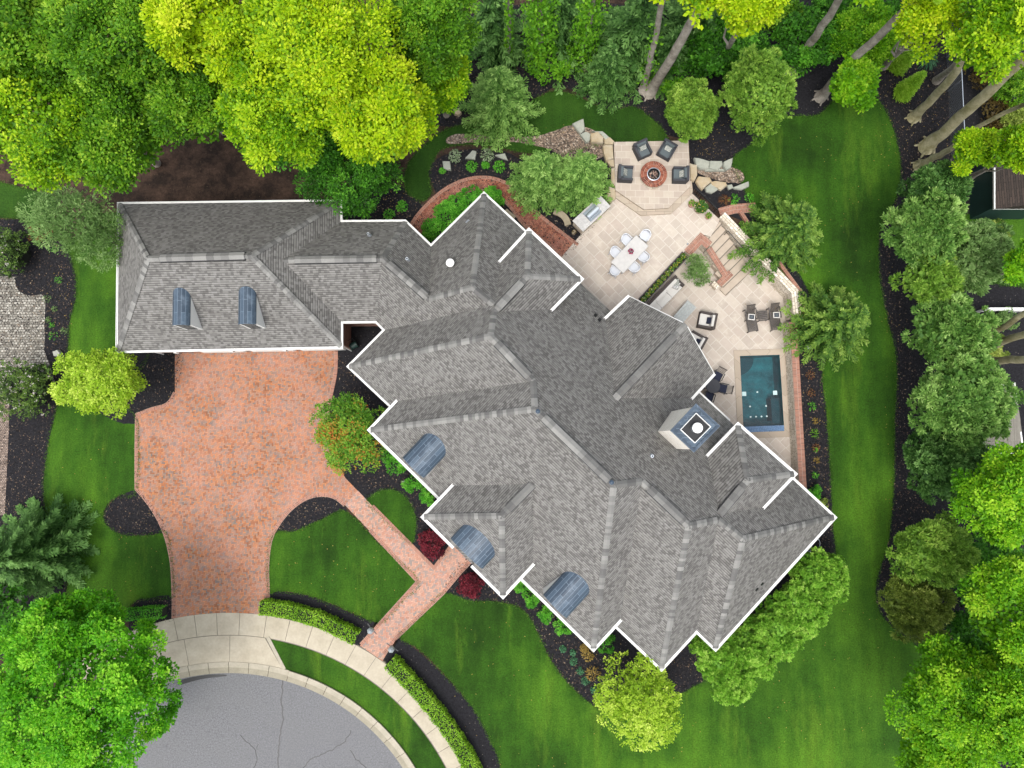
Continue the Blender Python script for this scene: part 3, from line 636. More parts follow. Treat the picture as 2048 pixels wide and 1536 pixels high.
mb = MB(); mb.ribbon([P(1459, 548, -.4), P(1436, 568, -.4)], -.17, .17, LOW - .1, -.36); mb.ribbon([P(1434, 566, -.5), P(1428, 573, -.5)], -.22, .22, LOW - .1, -.5); child(mb, 'end_pier', M['stone_wall'], lw)
mb = MB(); mb.ribbon([P(1461, 546, -.4), P(1437, 569, -.4)], -.22, .22, -.36, -.3); child(mb, 'pier_cap', M['brick_cap'], lw)
# flower trough on the wall between the two terraces
tw = empty('flower_trough', (P(1325, 555).x, P(1325, 555).y, 0), label='long narrow flower trough between dining terrace and sofa', cat='planter')
ta, tb = P(1370.5, 509, .1), P(1283, 603, .1)
mb = MB(); mb.ribbon([ta, tb], -.25, .25, LOW - .1, .03); child(mb, 'wall', M['stone_wall'], tw)
mb = MB(); mb.ribbon([ta, tb], -.27, -.21, .03, .16); mb.ribbon([ta, tb], .21, .27, .03, .16); child(mb, 'rim', M['wood_dark'], tw)
mb = MB(); mb.ribbon([ta, tb], -.21, .21, .031, .1); child(mb, 'soil', M['pot_soil'], tw)

# ------------------------------------------------------------ pool
pc = sum(poolc, Vector()) / 4
pool = empty('swimming_pool', (pc.x, pc.y, ZP), label='small dark teal plunge pool set in the stone terrace', cat='pool')
mb = MB(); zb = ZP - 1.3
pp = [Vector((p.x, p.y)) for p in poolc]
mb.poly([(p.x, p.y, 0) for p in pp], zb)
for a, b in zip(pp, pp[1:] + pp[:1]): mb.face([(a.x, a.y, ZP + .002), (b.x, b.y, ZP + .002), (b.x, b.y, zb), (a.x, a.y, zb)])
child(mb, 'basin', M['basin'], pool)
def pq(s, t):   # s across 0..1, t down 0..1
    a = pp[0].lerp(pp[1], s); b = pp[3].lerp(pp[2], s); return a.lerp(b, t)
def pquad(mb, s0, s1, t0, t1, z0, z1, m=0): mb.prism([pq(s0, t0), pq(s1, t0), pq(s1, t1), pq(s0, t1)], z0, z1, m)
mb = MB(); pquad(mb, .78, .985, .56, .95, zb + .01, ZP - .45); pquad(mb, .02, .98, .86, .93, zb + .02, ZP - .55); child(mb, 'bench', M['basin_dark'], pool)
mb = MB()
for i, r in enumerate((.75, .55, .35)):
    c0 = pq(.02, .01); mb.lathe([(0, -.9 + i * .2), (r * 1.5, -.9 + i * .2), (r * 1.5, -1.25)], (c0.x, c0.y, ZP), 20, a0=-math.pi / 2, a1=0)
child(mb, 'corner_steps', M['basin_dark'], pool)
mb = MB(); pquad(mb, .0, 1., .925, .999, ZP - .3, ZP - .004); child(mb, 'tile_strip', M['pool_tile'], pool)
mb = MB(); wz = ZP - .06
mb.poly([Vector((*q, 0)) for q in (pq(.001, .001), pq(.999, .001), pq(.999, .924), pq(.001, .924))], wz); child(mb, 'water', M['water'], pool)
for s, t_ in ((.02, .47), (.79, .47)):
    mb = MB(); pquad(mb, s - .0, s + .1, t_, t_ + .055, wz - .03, wz + .012); child(mb, 'skimmer_lid', M['pool_dot'], pool)
for s, t_ in ((.2, .665), (.6, .665), (.2, .8), (.335, .8), (.47, .8), (.6, .8), (.4, .48)):
    mb = MB(); c0 = pq(s, t_); mb.lathe([(0, .0), (.055, 0), (.055, -.03)], (c0.x, c0.y, wz - .02 + .035), 10); child(mb, 'jet', M['pool_dot'], pool)
mb = MB(); mb.ribbon(poolc[::-1], -.38, -.0, ZP + .003, ZP + .03, closed=True)
child(mb, 'coping', M['coping'], pool)
# ------------------------------------------------------------ the house
PV = dict(g1=(238,408),g2=(680.5,402.5),g3=(682,693),g4=(235,702),gr1=(295,517),gr2=(502,511),cr1=(566,520),ga=(681,444),gb=(682,643),
cn2=(810,443),cr2=(765,517),cs2=(752,642),cr3=(858,598),e1=(862,493),a0=(770,660),ep=(944.6,574),er=(987,609),e2=(968,388),
a1=(698,733),w1=(981,672),dj=(988,624),a2=(783,813),w2=(1066,762),b0=(796,802),b1=(741,860),p2=(1070,818),p3=(1228,970),s2=(1187,1297),
c1=(848,1034),c0=(911,968),cj=(1074,960),cp=(1003,1032),cs=(1006,1191),c3=(1070,1122),s3=(1241,1238),pv=(1284,963),k2=(1323,1337),k1=(1233,1252),p5=(1378,1052),pj=(1437,1040),
kv=(1393,1261),l2=(1431,1297),p6=(1487,1078),l3=(1668,1035),l4=(1582,959),
d1=(1058,462),dW=(996,530),d2=(1161,558),dS=(1095,625),dp=(1054.5,552),
fN=(1260,593),fW=(1208,642),fE=(1428,746),fS=(1378,800),fp=(1372,648),fj=(1220,808),
jN=(1476.5,851),jW=(1410,920),jE=(1588,948),jS=(1520,1020),jp=(1495.5,961),jj=(1432,1038))
PZ = dict(g1=4.3,g2=4.3,g3=4.3,g4=4.3,gr1=8.36,gr2=8.27,cr1=6.98,ga=4.3,gb=4.3,cn2=4.3,cr2=7.01,cs2=4.3,cr3=6.97,e1=4.3,a0=4.3,ep=8.81,er=8.86,e2=4.3,a1=4.3,w1=10.24,dj=9.02,a2=4.3,w2=10.28,b0=5.0,b1=5.0,p2=11.37,p3=11.4,s2=5.0,
c1=6.13,c0=6.13,cj=9.14,cp=9.13,cs=6.13,c3=6.13,s3=5.0,pv=10.37,k2=4.3,k1=4.3,p5=10.35,pj=8.99,kv=4.3,l2=4.3,p6=8.96,l3=4.3,l4=4.3,d1=7.05,dW=7.05,d2=7.05,dS=7.05,dp=9.02,fN=5.0,fW=5.0,fE=5.0,fS=5.0,fp=8.21,fj=8.28,jN=7.09,jW=7.09,jE=7.09,jS=7.09,jp=9.06,jj=9.07)
TG, TM = 1.158, 46.667
ANG = {'E': TG, 'N': TG + 90, 'W': TG + 180, 'S': TG + 270, 'NE': TM, 'NW': TM + 90, 'SW': TM + 180, 'SE': TM + 270}
def dirv(d): a = math.radians(ANG[d]); return Vector((math.cos(a), math.sin(a)))
V = {k: P(*PV[k], PZ[k]) for k in PV}
def plane_hit(d, z0pt, u, v, zlift=0):
    """where the sight line through a photo pixel meets the roof slope that falls towards d from eave point z0pt"""
    n = dirv(d); off = n.dot(z0pt.to_2d()) + z0pt.z + zlift     # n.xy + z = off
    a, b = ray(u, v); q = n.x * a + n.y * b                      # n.q(H-z)+z=off
    z = (off - q * H) / (1 - q); return P(u, v, z)
for k in 'ep er dj w1 w2 p2 p3 pv p5 pj p6'.split():
    V[k] = plane_hit('NE', (V['e2'] + V['l3']) / 2, *PV[k])
RF = [('N','g1 gr1 gr2 g2'),('W','g1 g4 gr1'),('S','g4 g3 gr2 gr1'),('E','g2 gr2 g3 gb cr1 ga'),
('N','ga cr1 cr2 cn2'),('S','gb cs2 cr2 cr1'),('NE','cn2 cr2 cr3 e1'),('SW','cs2 cr2 cr3 ep er a0'),
('NW','e1 cr3 ep e2'),('NE','e2 ep er dj w1 w2 p2 p3 pv p5 pj p6 l3'),
('NW','a0 a1 w1 dj er'),('SW','a1 a2 b0 w2 w1'),('NW','b0 b1 p2 w2'),('SW','b1 s2 p3 p2'),
('NW','c1 c0 cj cp'),('SW','c1 n0 n1 n2 n3 cs cp'),('SE','cs c3 cj cp'),
('SE','s2 s3 pv p3'),('SW','k1 k2 p5 pv s3'),('SE','k2 p5 pj kv'),('SW','kv l2 p6 pj'),('SE','l2 l3 p6'),
('NW','d1 dp dj dW'),('NE','d1 d2 dp'),('SE','d2 dS dj dp'),
('NW','fN fW fj fp'),('SE','fE fS fj fp'),
('NW','jN jW jj jp'),('NE','jN jE jp'),('SE','jE jS jj jp')]
up = dirv('NE')
n0, n3 = V['c1'].lerp(V['cs'], .385), V['c1'].lerp(V['cs'], .615)
V['n0'] = n0; V['n3'] = n3; V['n1'] = n0 + Vector((up.x * .42, up.y * .42, .42)); V['n2'] = n3 + Vector((up.x * .42, up.y * .42, .42))
house = empty('house', (0, 0, 0), label='large grey shingled house with many hipped wings and attached garage', cat='house')
mb = MB()
def roofuv(d):
    n = dirv(d); t = Vector((-n.y, n.x))
    return lambda p: (p.x * t.x + p.y * t.y + ANG[d] * .37, -(p.x * n.x + p.y * n.y) * 1.4142 + ANG[d] * .01)
for d, vs in RF: mb.poly([V[k] for k in vs.split()], uvf=roofuv(d))
# soffits under the overhangs
outl = [V[k] for k in 'a2 a1 a0 cs2 gb g3 g4 g1 g2 ga cn2 e1 e2 l3 l2 kv k2 k1'.split()] + [V['s2'], V['b1']]
mb.poly(outl, 4.18)
for ks, z in (('c1 c0 c3 cs', 6.02), ('d1 dW dS d2', 6.95), ('jN jW jS jE', 6.98), ('fN fW fS fE', 4.9)): mb.poly([V[k] for k in ks.split()], z)
roof = mb.build('roof', M['shingle'], house)
# ridge and hip caps with their own overlapping tabs
HIPS = 'g1-gr1 g4-gr1 g2-gr2 g3-gr2 gr1-gr2 cr1-cr2 cn2-cr2 cr2-cr3 e2-ep cr3-ep ep-er a1-w1 dj-w1 w1-w2 w2-p2 b1-p2 p2-p3 s2-p3 p3-pv pv-p5 k2-p5 p5-pj pj-p6 l2-p6 l3-p6 c1-cp cs-cp cp-cj d1-dp d2-dp dp-dj fp-fj jN-jp jE-jp jp-jj jj-pj'.split()
VENTS = 'gr1-gr2 cr1-cr2 cr2-cr3 w1-w2 p2-p3 pv-p5 cp-cj dp-dj fp-fj jp-jj'.split()
cap = MB(); vent = MB(); r3 = random.Random(11)
for h in HIPS:
    a, b = (V[k].copy() for k in h.split('-')); d = (b - a); Ln = d.length; d.normalize()
    side = Vector((-d.y, d.x, 0)).normalized(); hipd = abs(d.z) > .2
    drop = .5 if hipd else .78
    s = 0
    tn = r3.random()
    while s < Ln - .02:
        e = min(Ln, s + r3.uniform(.17, .34)); w_ = .155
        tn = min(1, max(0, .5 + (r3.random() - .5) * 1.3)); l0, l1 = .05, .035
        A, B = a + d * s, a + d * (e + .02)
        for sg in (1, -1):
            o = side * sg * w_ + Vector((0, 0, -w_ * drop))
            q = [A + Vector((0, 0, l0)), B + Vector((0, 0, l1)), B + o + Vector((0, 0, l1)), A + o + Vector((0, 0, l0))]
            if sg < 0: q = q[::-1]
            cap.face(q, t=tn)
        cap.face([A + side * w_ + Vector((0, 0, l0 - w_ * drop)), A + Vector((0, 0, l0)), A + Vector((0, 0, l0 - .03)), A + side * w_ + Vector((0, 0, -w_ * drop))], t=0)
        s = e
    if h in VENTS:
        vent = MB()
        m0, m1 = a + d * (.12 * Ln if Ln > 3 else .45), b - d * (.06 * Ln if Ln > 3 else .3)
        if h == 'fp-fj': m0 = a + d * .9
        s = 0; Lv = (m1 - m0).length
        while s < Lv - .02:
            e = min(Lv, s + r3.uniform(.25, .45)); A, B = m0 + d * s, m0 + d * e
            tn = r3.random()
            for sg in (1, -1):
                o = side * sg * .19 + Vector((0, 0, -.1)); q = [A + Vector((0, 0, .115)), B + Vector((0, 0, .115)), B + o + Vector((0, 0, .1)), A + o + Vector((0, 0, .1))]
                vent.face(q if sg > 0 else q[::-1], t=tn)
            s = e
        for sg in (1, -1):
            o = side * sg * .195; vent.face([m0 + o, m1 + o, m1 + o + Vector((0, 0, .03)) - Vector((0, 0, .03)), m0 + o], m=1) if False else None
            vent.beam(m0 + side * sg * .2 + Vector((0, 0, -.09)), m1 + side * sg * .2 + Vector((0, 0, -.09)), .035, .14, m=1)
        child(vent, 'ridge_vent', [M['ridge'], M['dark']], roof)
child(cap, 'ridge_cap', M['ridge'], roof)
# gutters: white box troughs, open on top
def gutter(ks, w_=.16, seg=None):
    pts = [V[k] if isinstance(k, str) else k for k in ks]; z = [p.z for p in pts]
    g = MB(); g.ribbon(pts, .0, .03, [q - .14 for q in z], [q + .0 for q in z]); g.ribbon(pts, w_ - .035, w_, [q - .14 for q in z], [q + .012 for q in z])
    g.ribbon(pts, .03, w_ - .035, [q - .14 for q in z], [q - .05 for q in z])
    return g
def add_gut(ks, w_=.16): child(gutter(ks, w_), 'gutter', M['white'], house)
add_gut('a2 a1 a0 cs2 gb g3 g4 g1 g2 ga cn2 e1 e2'.split() + [V['e2'].lerp(V['l3'], .128)], .11)
f_ = lambda t: V['e2'].lerp(V['l3'], t)
add_gut([f_(.385), f_(.497)], .07); add_gut([f_(.85), V['l3'], V['l2'], V['kv'], V['k2'], V['k1']], .13)
for ks in ('s3 s2 b1 b0', 'dW d1 d2 dS', 'fW fN', 'fE fS', 'jW jN jE jS'): add_gut(ks.split(), .14)
add_gut([V['c3'], V['cs'], V['n3']], .14); add_gut([V['n0'], V['c1'], V['c0']], .14)
add_gut([f_(.855 - .31 + .06), f_(.71)], .08)
# walls
def inset(poly, d):
    poly = [Vector((p.x, p.y)) for p in poly]
    ar = sum(a.x * b.y - b.x * a.y for a, b in zip(poly, poly[1:] + poly[:1]))
    return offset_path(poly, d if ar > 0 else -d, True)
mb = MB(); mb.prism(inset(outl, .42), -1.3, 4.17); 
for ks, z in (('c1 c0 c3 cs', 6.01), ('d1 dW dS d2', 6.94), ('jN jW jS jE', 6.97), ('fN fW fS fE', 4.89)):
    mb.prism(inset([V[k] for k in ks.split()], .33), -1.3, z)
q = inset([V['fN'], V['fW'], V['fS'], V['fE']], .33)
child(mb, 'wall', M['wallbrick'], house)
# gable wall of the garden wing
mb = MB(); fa, fb, fc = V['fN'], V['fE'], V['fp']; nn = up * .33
mb.face([(fa.x - nn.x, fa.y - nn.y, 4.9), (fb.x - nn.x, fb.y - nn.y, 4.9), (fc.x - nn.x, fc.y - nn.y, fc.z - .1)]); child(mb, 'gable_wall', M['wallbrick'], house)
# rake boards
mb = MB()
for a in (fa, fb): mb.beam(Vector((a.x, a.y, a.z - .1)), Vector((fc.x, fc.y, fc.z - .1)), .04, .16)
child(mb, 'rake_board', M['white'], house)
# windows, garage doors and entrance on the walls
def wall_frame(a, b, inward, off=.42):
    """matrix: x along the wall from a to b, y outwards, z up"""
    a, b = Vector((a.x, a.y)), Vector((b.x, b.y)); t = (b - a).normalized(); n = -inward
    o = a + inward * off
    return Matrix(((t.x, n.x, 0, o.x), (t.y, n.y, 0, o.y), (0, 0, 1, 0), (0, 0, 0, 1))), (b - a).length
def window(Mw, x, z, w_, h_, name='window'):
    g = MB(); g.box(x, x + w_, -.02, .04, z, z + h_, Mw); fr = child(g, name, M['white'], house)
    g = MB(); c = 2 if w_ > .9 else 1
    for i in range(c):
        for j in range(2): g.box(x + .07 + i * (w_ - .1) / c, x + (i + 1) * (w_ - .1) / c + .02, .041, .05, z + .07 + j * (h_ - .1) / 2, z + (j + 1) * (h_ - .1) / 2 + .02, Mw)
    child(g, 'pane', M['glassy'], fr)
Mw, Lw = wall_frame(V['g4'], V['g3'], dirv('N'))
for x in (3.0, 6.1, 9.2):
    g = MB(); g.box(x, x + 2.7, -.02, .05, 0, 2.45, Mw); d_ = child(g, 'garage_door', M['white'], house)
    g = MB()
    for k in range(4): g.box(x + .05, x + 2.65, .052, .062, .06 + k * .6, .56 + k * .6, Mw)
    child(g, 'door_panel', M['white'], d_)
for x in (2.6, 5.9, 9.0, 12.1):
    if x < Lw - .6:
        g = MB(); g.box(x - .08, x + .08, .0, .42, 2.6, 2.95, Mw); g.box(x - .12, x + .12, .1, .36, 2.95, 3.0, Mw); child(g, 'wall_lantern', M['white'], house)
for (a, b, inn), lst in {('b1', 's2', 'NE'): [(1.0, 1.2), (9.6, 1.2)], ('a1', 'a2', 'NE'): [(1.0, 1.3)], ('k1', 'k2', 'NE'): [(1, 1.2)], ('l2', 'l3', 'NW'): [(2, 1.3), (5, 1.3), (8, 1.3)], ('e1', 'e2', 'SE'): [(1.2, 1.4)]}.items():
    Mw, Lw = wall_frame(V[a], V[b], dirv(inn))
    for x, w_ in lst:
        if x + w_ < Lw - .4: window(Mw, x, 1.0, w_, 1.9)
Mw, Lw = wall_frame(V['c1'], V['cs'], up, .33)
g = MB(); g.box(Lw / 2 - .6, Lw / 2 + .6, -.02, .05, 0, 2.5, Mw); d_ = child(g, 'front_door', M['wood_dark'], house)
g = MB(); g.box(Lw / 2 + .42, Lw / 2 + .48, .05, .1, 1, 1.3, Mw); child(g, 'handle', M['steel'], d_)
# barrel roofed wall dormers
def barrel(name, a, b, zs, rise, inward, z_at, n=14, over=.12, front=True, seam=.0, cheeks=True, thick=.05):
    """vault spanning a-b (front springing points), running inwards until it meets the slope z_at(point)"""
    a, b = Vector((a.x, a.y)), Vector((b.x, b.y)); mid = (a + b) / 2; hw = (b - a).length / 2; t = (b - a).normalized()
    g = MB(); Lr = 0; prev = None
    for i in range(n + 1):
        an = math.pi * i / n; s = -hw * math.cos(an); z = zs + rise * math.sin(an)
        p0 = mid + t * s - inward * over; zr = z_at(mid + t * s); dep = max(.05, (z - zr)) + .1
        p1 = mid + t * s + inward * dep
        cur = (Vector((p0.x, p0.y, z)), Vector((p1.x, p1.y, z)), dep + over)
        if prev:
            l = math.dist((prev[0].x, prev[0].y, prev[0].z), (cur[0].x, cur[0].y, cur[0].z))
            g.face([prev[0], cur[0], cur[1], prev[1]], [(0, Lr), (0, Lr + l), (cur[2], Lr + l), (prev[2], Lr)])
            dn = Vector((0, 0, -thick)); g.face([cur[0], prev[0], prev[0] + dn, cur[0] + dn], [(0, 0), (.2, 0), (.2, .05), (0, .05)])
            Lr += l
        prev = cur
    dm = empty(name); dm.parent = house
    child(g, 'barrel_roof', M['slate'], dm)
    g = MB(); za = z_at(mid) - .3
    arc_ = [mid - t * hw * math.cos(math.pi * i / n) * .97 for i in range(n + 1)]; az_ = [zs + rise * math.sin(math.pi * i / n) - thick for i in range(n + 1)]
    pts = [(p.x, p.y, z) for p, z in zip(arc_, az_)] + [(arc_[-1].x, arc_[-1].y, za), (arc_[0].x, arc_[0].y, za)]
    cc = Vector((mid.x, mid.y, (zs + za) / 2))
    for p, q in zip(pts, pts[1:] + pts[:1]): g.face([p, q, cc])
    for sg in (-1, 1):
        e = mid + t * hw * sg * .97; dep = max(.05, zs - z_at(e)) + .3
        g.face([(e.x, e.y, zs), (e.x + inward.x * dep, e.y + inward.y * dep, zs), (e.x + inward.x * dep, e.y + inward.y * dep, zs - .05), (e.x, e.y, za)])
    child(g, 'front_wall', M['white'], dm)
    g = MB(); wz0, wz1 = za + .42, zs + rise * .45; o = mid - inward * .03; hw2 = hw * .62
    g.face([(o.x - t.x * hw2, o.y - t.y * hw2, wz0), (o.x + t.x * hw2, o.y + t.y * hw2, wz0), (o.x + t.x * hw2, o.y + t.y * hw2, wz1), (o.x, o.y, zs + rise * .75), (o.x - t.x * hw2, o.y - t.y * hw2, wz1)])
    child(g, 'window', M['glassy'], dm)
    return dm
zat = lambda d, pt: (lambda p, n=dirv(d), off=dirv(d).dot(pt.to_2d()) + pt.z: off - n.dot(p))
zB = zat('SW', V['b1']); zC = zat('SW', V['c1']); zS = zat('S', (V['g4'] + V['g3']) / 2)
ins = lambda p, d: Vector((p.x + up.x * d, p.y + up.y * d, p.z))
# spring height 1.5 above the eave
def on_eave(k0, k1, u, v, z):
    q = P(u, v, z); a = V[k0].to_2d(); b = V[k1].to_2d(); d = (b - a).normalized(); r = a + d * (q.to_2d() - a).dot(d); return Vector((r.x, r.y, z))
barrel('wall_dormer', P(806, 913.5, 6.9), P(849, 955.5, 6.9), 6.9, .55, up, zB, over=.02)
barrel('wall_dormer', P(1087, 1188, 6.9), P(1134, 1235, 6.9), 6.9, .55, up, zB, over=.02)
barrel('entrance_canopy', P(902, 1075, 7.3), P(966, 1137, 7.3), 7.3, .5, up, zC, over=.02)
nS = dirv('N')
for (u0, u1, v0) in ((345.5, 381, 650), (477, 513, 648)):
    f0 = plane_hit('S', (V['g4'] + V['g3']) / 2, (u0 + u1) / 2 + 8, v0 + 4)
    zs = f0.z + 1.35; q = P((u0 + u1) / 2, v0, zs); hw = (u1 - u0) / 2 / FPX * (H - zs)
    t = dirv('E'); c = q.to_2d()
    barrel('roof_dormer', c - t * hw, c + t * hw, zs, .38, nS, zS, over=.05)
# chimney
cc_px = [(1341, 861), (1388, 905), (1440, 852), (1392, 807)]; CZ = 11.6
cpts = [P(u, v, CZ) for u, v in cc_px]
ch = empty('chimney'); ch.parent = roof
cen = sum(cpts, Vector()) / 4
def scl(k, z): return [Vector((cen.x + (p.x - cen.x) * k, cen.y + (p.y - cen.y) * k, z)) for p in cpts]
g = MB(); g.prism(scl(.88, 0), 4, CZ - .12); child(g, 'chimney_stack', M['chim'], ch)
g = MB(); g.prism(scl(.96, 0), CZ - .3, CZ - .12); child(g, 'chimney_band', M['copper'], ch)
g = MB(); pr = scl(1.0, 0); g.ribbon([Vector((p.x, p.y)) for p in pr][::1], 0, .3, CZ - .12, CZ, closed=True)
g2 = MB(); g2.prism(scl(1.0, 0), CZ - .12, CZ - .04); child(g2, 'chimney_crown', M['slate'], ch)
g = MB(); ar = sum(a.x * b.y - b.x * a.y for a, b in zip(pr, pr[1:] + pr[:1])); sg = 1 if ar > 0 else -1
g.ribbon(pr, 0, .12 * sg, CZ - .04, CZ + .03, closed=True); child(g, 'crown_rim', M['slate'], ch)
g = MB(); g.ribbon(scl(.62, 0), 0, .025 * sg, CZ - .04, CZ + .12, closed=True); child(g, 'flue_frame', M['white'], ch)
g = MB(); g.prism(scl(.60, 0), CZ - .05, CZ - .02); child(g, 'flue_tray', M['dark'], ch)
g = MB(); g.lathe([(.2, -.05), (.2, .35), (.0, .35)], (cen.x, cen.y, CZ), 20); child(g, 'flue', M['steel'], ch)
g = MB(); g.lathe([(.24, .42), (.23, .47), (.0, .5)], (cen.x, cen.y, CZ), 24); g.lathe([(.24, .42), (.0, .41)], (cen.x, cen.y, CZ), 24); child(g, 'flue_cap', M['white'], ch)
# pipes, vents, satellite pads
def on_roof(d, k, u, v): return plane_hit(d, V[k], u, v)
for d, k, u, v, r, h_ in (('N', 'cn2', 739, 471, .07, .4), ('NE', 'cn2', 816, 521, .08, .4), ('NE', 'l3', 1303, 912, .07, .25)):
    p = on_roof(d, k, u, v); g = MB(); g.lathe([(r * 2, -.15), (r * 1.2, .1), (r, .12), (r, h_), (r * .6, h_), (r * .6, h_ - .2), (0, h_ - .2)], p, 14); g.lathe([(r * .6, h_ + .002), (0, h_ - .1)], p, 12, m=1)
    child(g, 'vent_pipe', [M['steel_light'], M['dark']], roof)
p = on_roof('NW', 'e2', 903, 533); g = MB(); g.lathe([(.2, -.3), (.17, .15), (.1, .2), (.1, .75), (.22, .75), (.22, .84), (.0, .95)], p, 16); child(g, 'flue_vent', M['white'], roof)
def pad(d, k, u, v, s, mat, name, hgt=.1, sx=1.):
    p = on_roof(d, k, u, v); n = dirv(d); t = Vector((-n.y, n.x, 0)); dn = Vector((n.x, n.y, -1)).normalized(); nn_ = t.cross(dn); nn_ = nn_ if nn_.z > 0 else -nn_
    Mx = Matrix(((t.x, dn.x, nn_.x, p.x), (t.y, dn.y, nn_.y, p.y), (t.z, dn.z, nn_.z, p.z), (0, 0, 0, 1)))
    g = MB(); g.box(-s * sx / 2, s * sx / 2, -s / 2, s / 2, -.02, hgt, Mx); g.box(-s * sx * .6, s * sx * .6, -s * .6, s * .75, .0, .02, Mx); child(g, name, mat, roof)
pad('NW', 'e2', 937, 445, .24, M['steel_light'], 'roof_vent'); pad('NW', 'e2', 937, 552, .3, M['steel'], 'roof_vent', sx=1.1); pad('NW', 'e2', 923, 567, .3, M['steel'], 'roof_vent', sx=1.1)
pad('NE', 'l3', 1190, 632, .17, M['dark'], 'roof_vent', .12); pad('NE', 'l3', 1198, 641, .17, M['dark'], 'roof_vent', .12)
pad('SE', 'l2', 1522, 1166, .19, M['dark'], 'roof_vent'); pad('SE', 'l2', 1511, 1177, .19, M['dark'], 'roof_vent')
for k0, k1 in (('p2', 'p3'), ('p3', 'p2')):
    p = V[k0].lerp(V[k1], .035); g = MB(); g.lathe([(.11, .0), (.11, .16), (0, .2)], p, 10); child(g, 'lightning_finial', M['slate'], roof)
# downpipes and gutter elbow stubs
for k, off in (('g4', (.5, .35)), ('g3', (-.4, .3)), ('b0', (.1, -.3)), ('c0', (-.1, .2))):
    p = V[k]; g = MB(); g.tube([(p.x + off[0], p.y + off[1], p.z - .1), (p.x + off[0], p.y + off[1], .1)], .05, 8); child(g, 'downpipe', M['white'], house)
# trench brick wall of the little court
# cable loop by the east eave
cb = MB(); cpx = [(1592, 1108), (1610, 1100), (1625, 1105), (1637, 1098), (1640, 1085), (1634, 1077), (1625, 1083), (1620, 1098), (1622, 1112)]
cb.tube([P(u, v, 1.2 - i * .1) for i, (u, v) in enumerate(smooth(cpx, 4, False))][:12] + [P(u, v, .08) for u, v in smooth(cpx, 4, False)[12:]], .018, 5)
tag(cb.build('cable', M['steel_light']), 'loose pale looped cable lying by the east corner of the house', 'cable')
# ------------------------------------------------------------ foliage
def leaf_mesh(name, C, D, Nn, Ln, Wd, tone, mat, parent=None, fold=0.0):
    """every leaf a small pointed blade: centre C, direction D, normal Nn"""
    n = len(C); D = D / (np.linalg.norm(D, axis=1, keepdims=True) + 1e-9)
    S = np.cross(Nn, D); S /= (np.linalg.norm(S, axis=1, keepdims=True) + 1e-9)
    Ln = np.broadcast_to(np.asarray(Ln, float), (n,))[:, None]; Wd = np.broadcast_to(np.asarray(Wd, float), (n,))[:, None]
    Vv = np.stack([C - D * Ln / 2, C + S * Wd / 2 + D * Ln * .05, C + D * Ln / 2, C - S * Wd / 2 + D * Ln * .05], 1).reshape(-1, 3)
    me = bpy.data.meshes.new(name); me.vertices.add(4 * n); me.vertices.foreach_set('co', Vv.astype(np.float32).ravel())
    me.loops.add(4 * n); me.loops.foreach_set('vertex_index', np.arange(4 * n, dtype=np.int32))
    me.polygons.add(n); me.polygons.foreach_set('loop_start', np.arange(0, 4 * n, 4, dtype=np.int32)); me.polygons.foreach_set('loop_total', np.full(n, 4, dtype=np.int32))
    at = me.attributes.new('tone', 'FLOAT', 'FACE'); at.data.foreach_set('value', np.clip(tone, 0, 1).astype(np.float32))
    me.materials.append(mat); me.update(calc_edges=True)
    o = bpy.data.objects.new(name, me); COL.objects.link(o)
    if parent: o.parent = parent
    return o
def unit(a): return a / (np.linalg.norm(a, axis=-1, keepdims=True) + 1e-9)
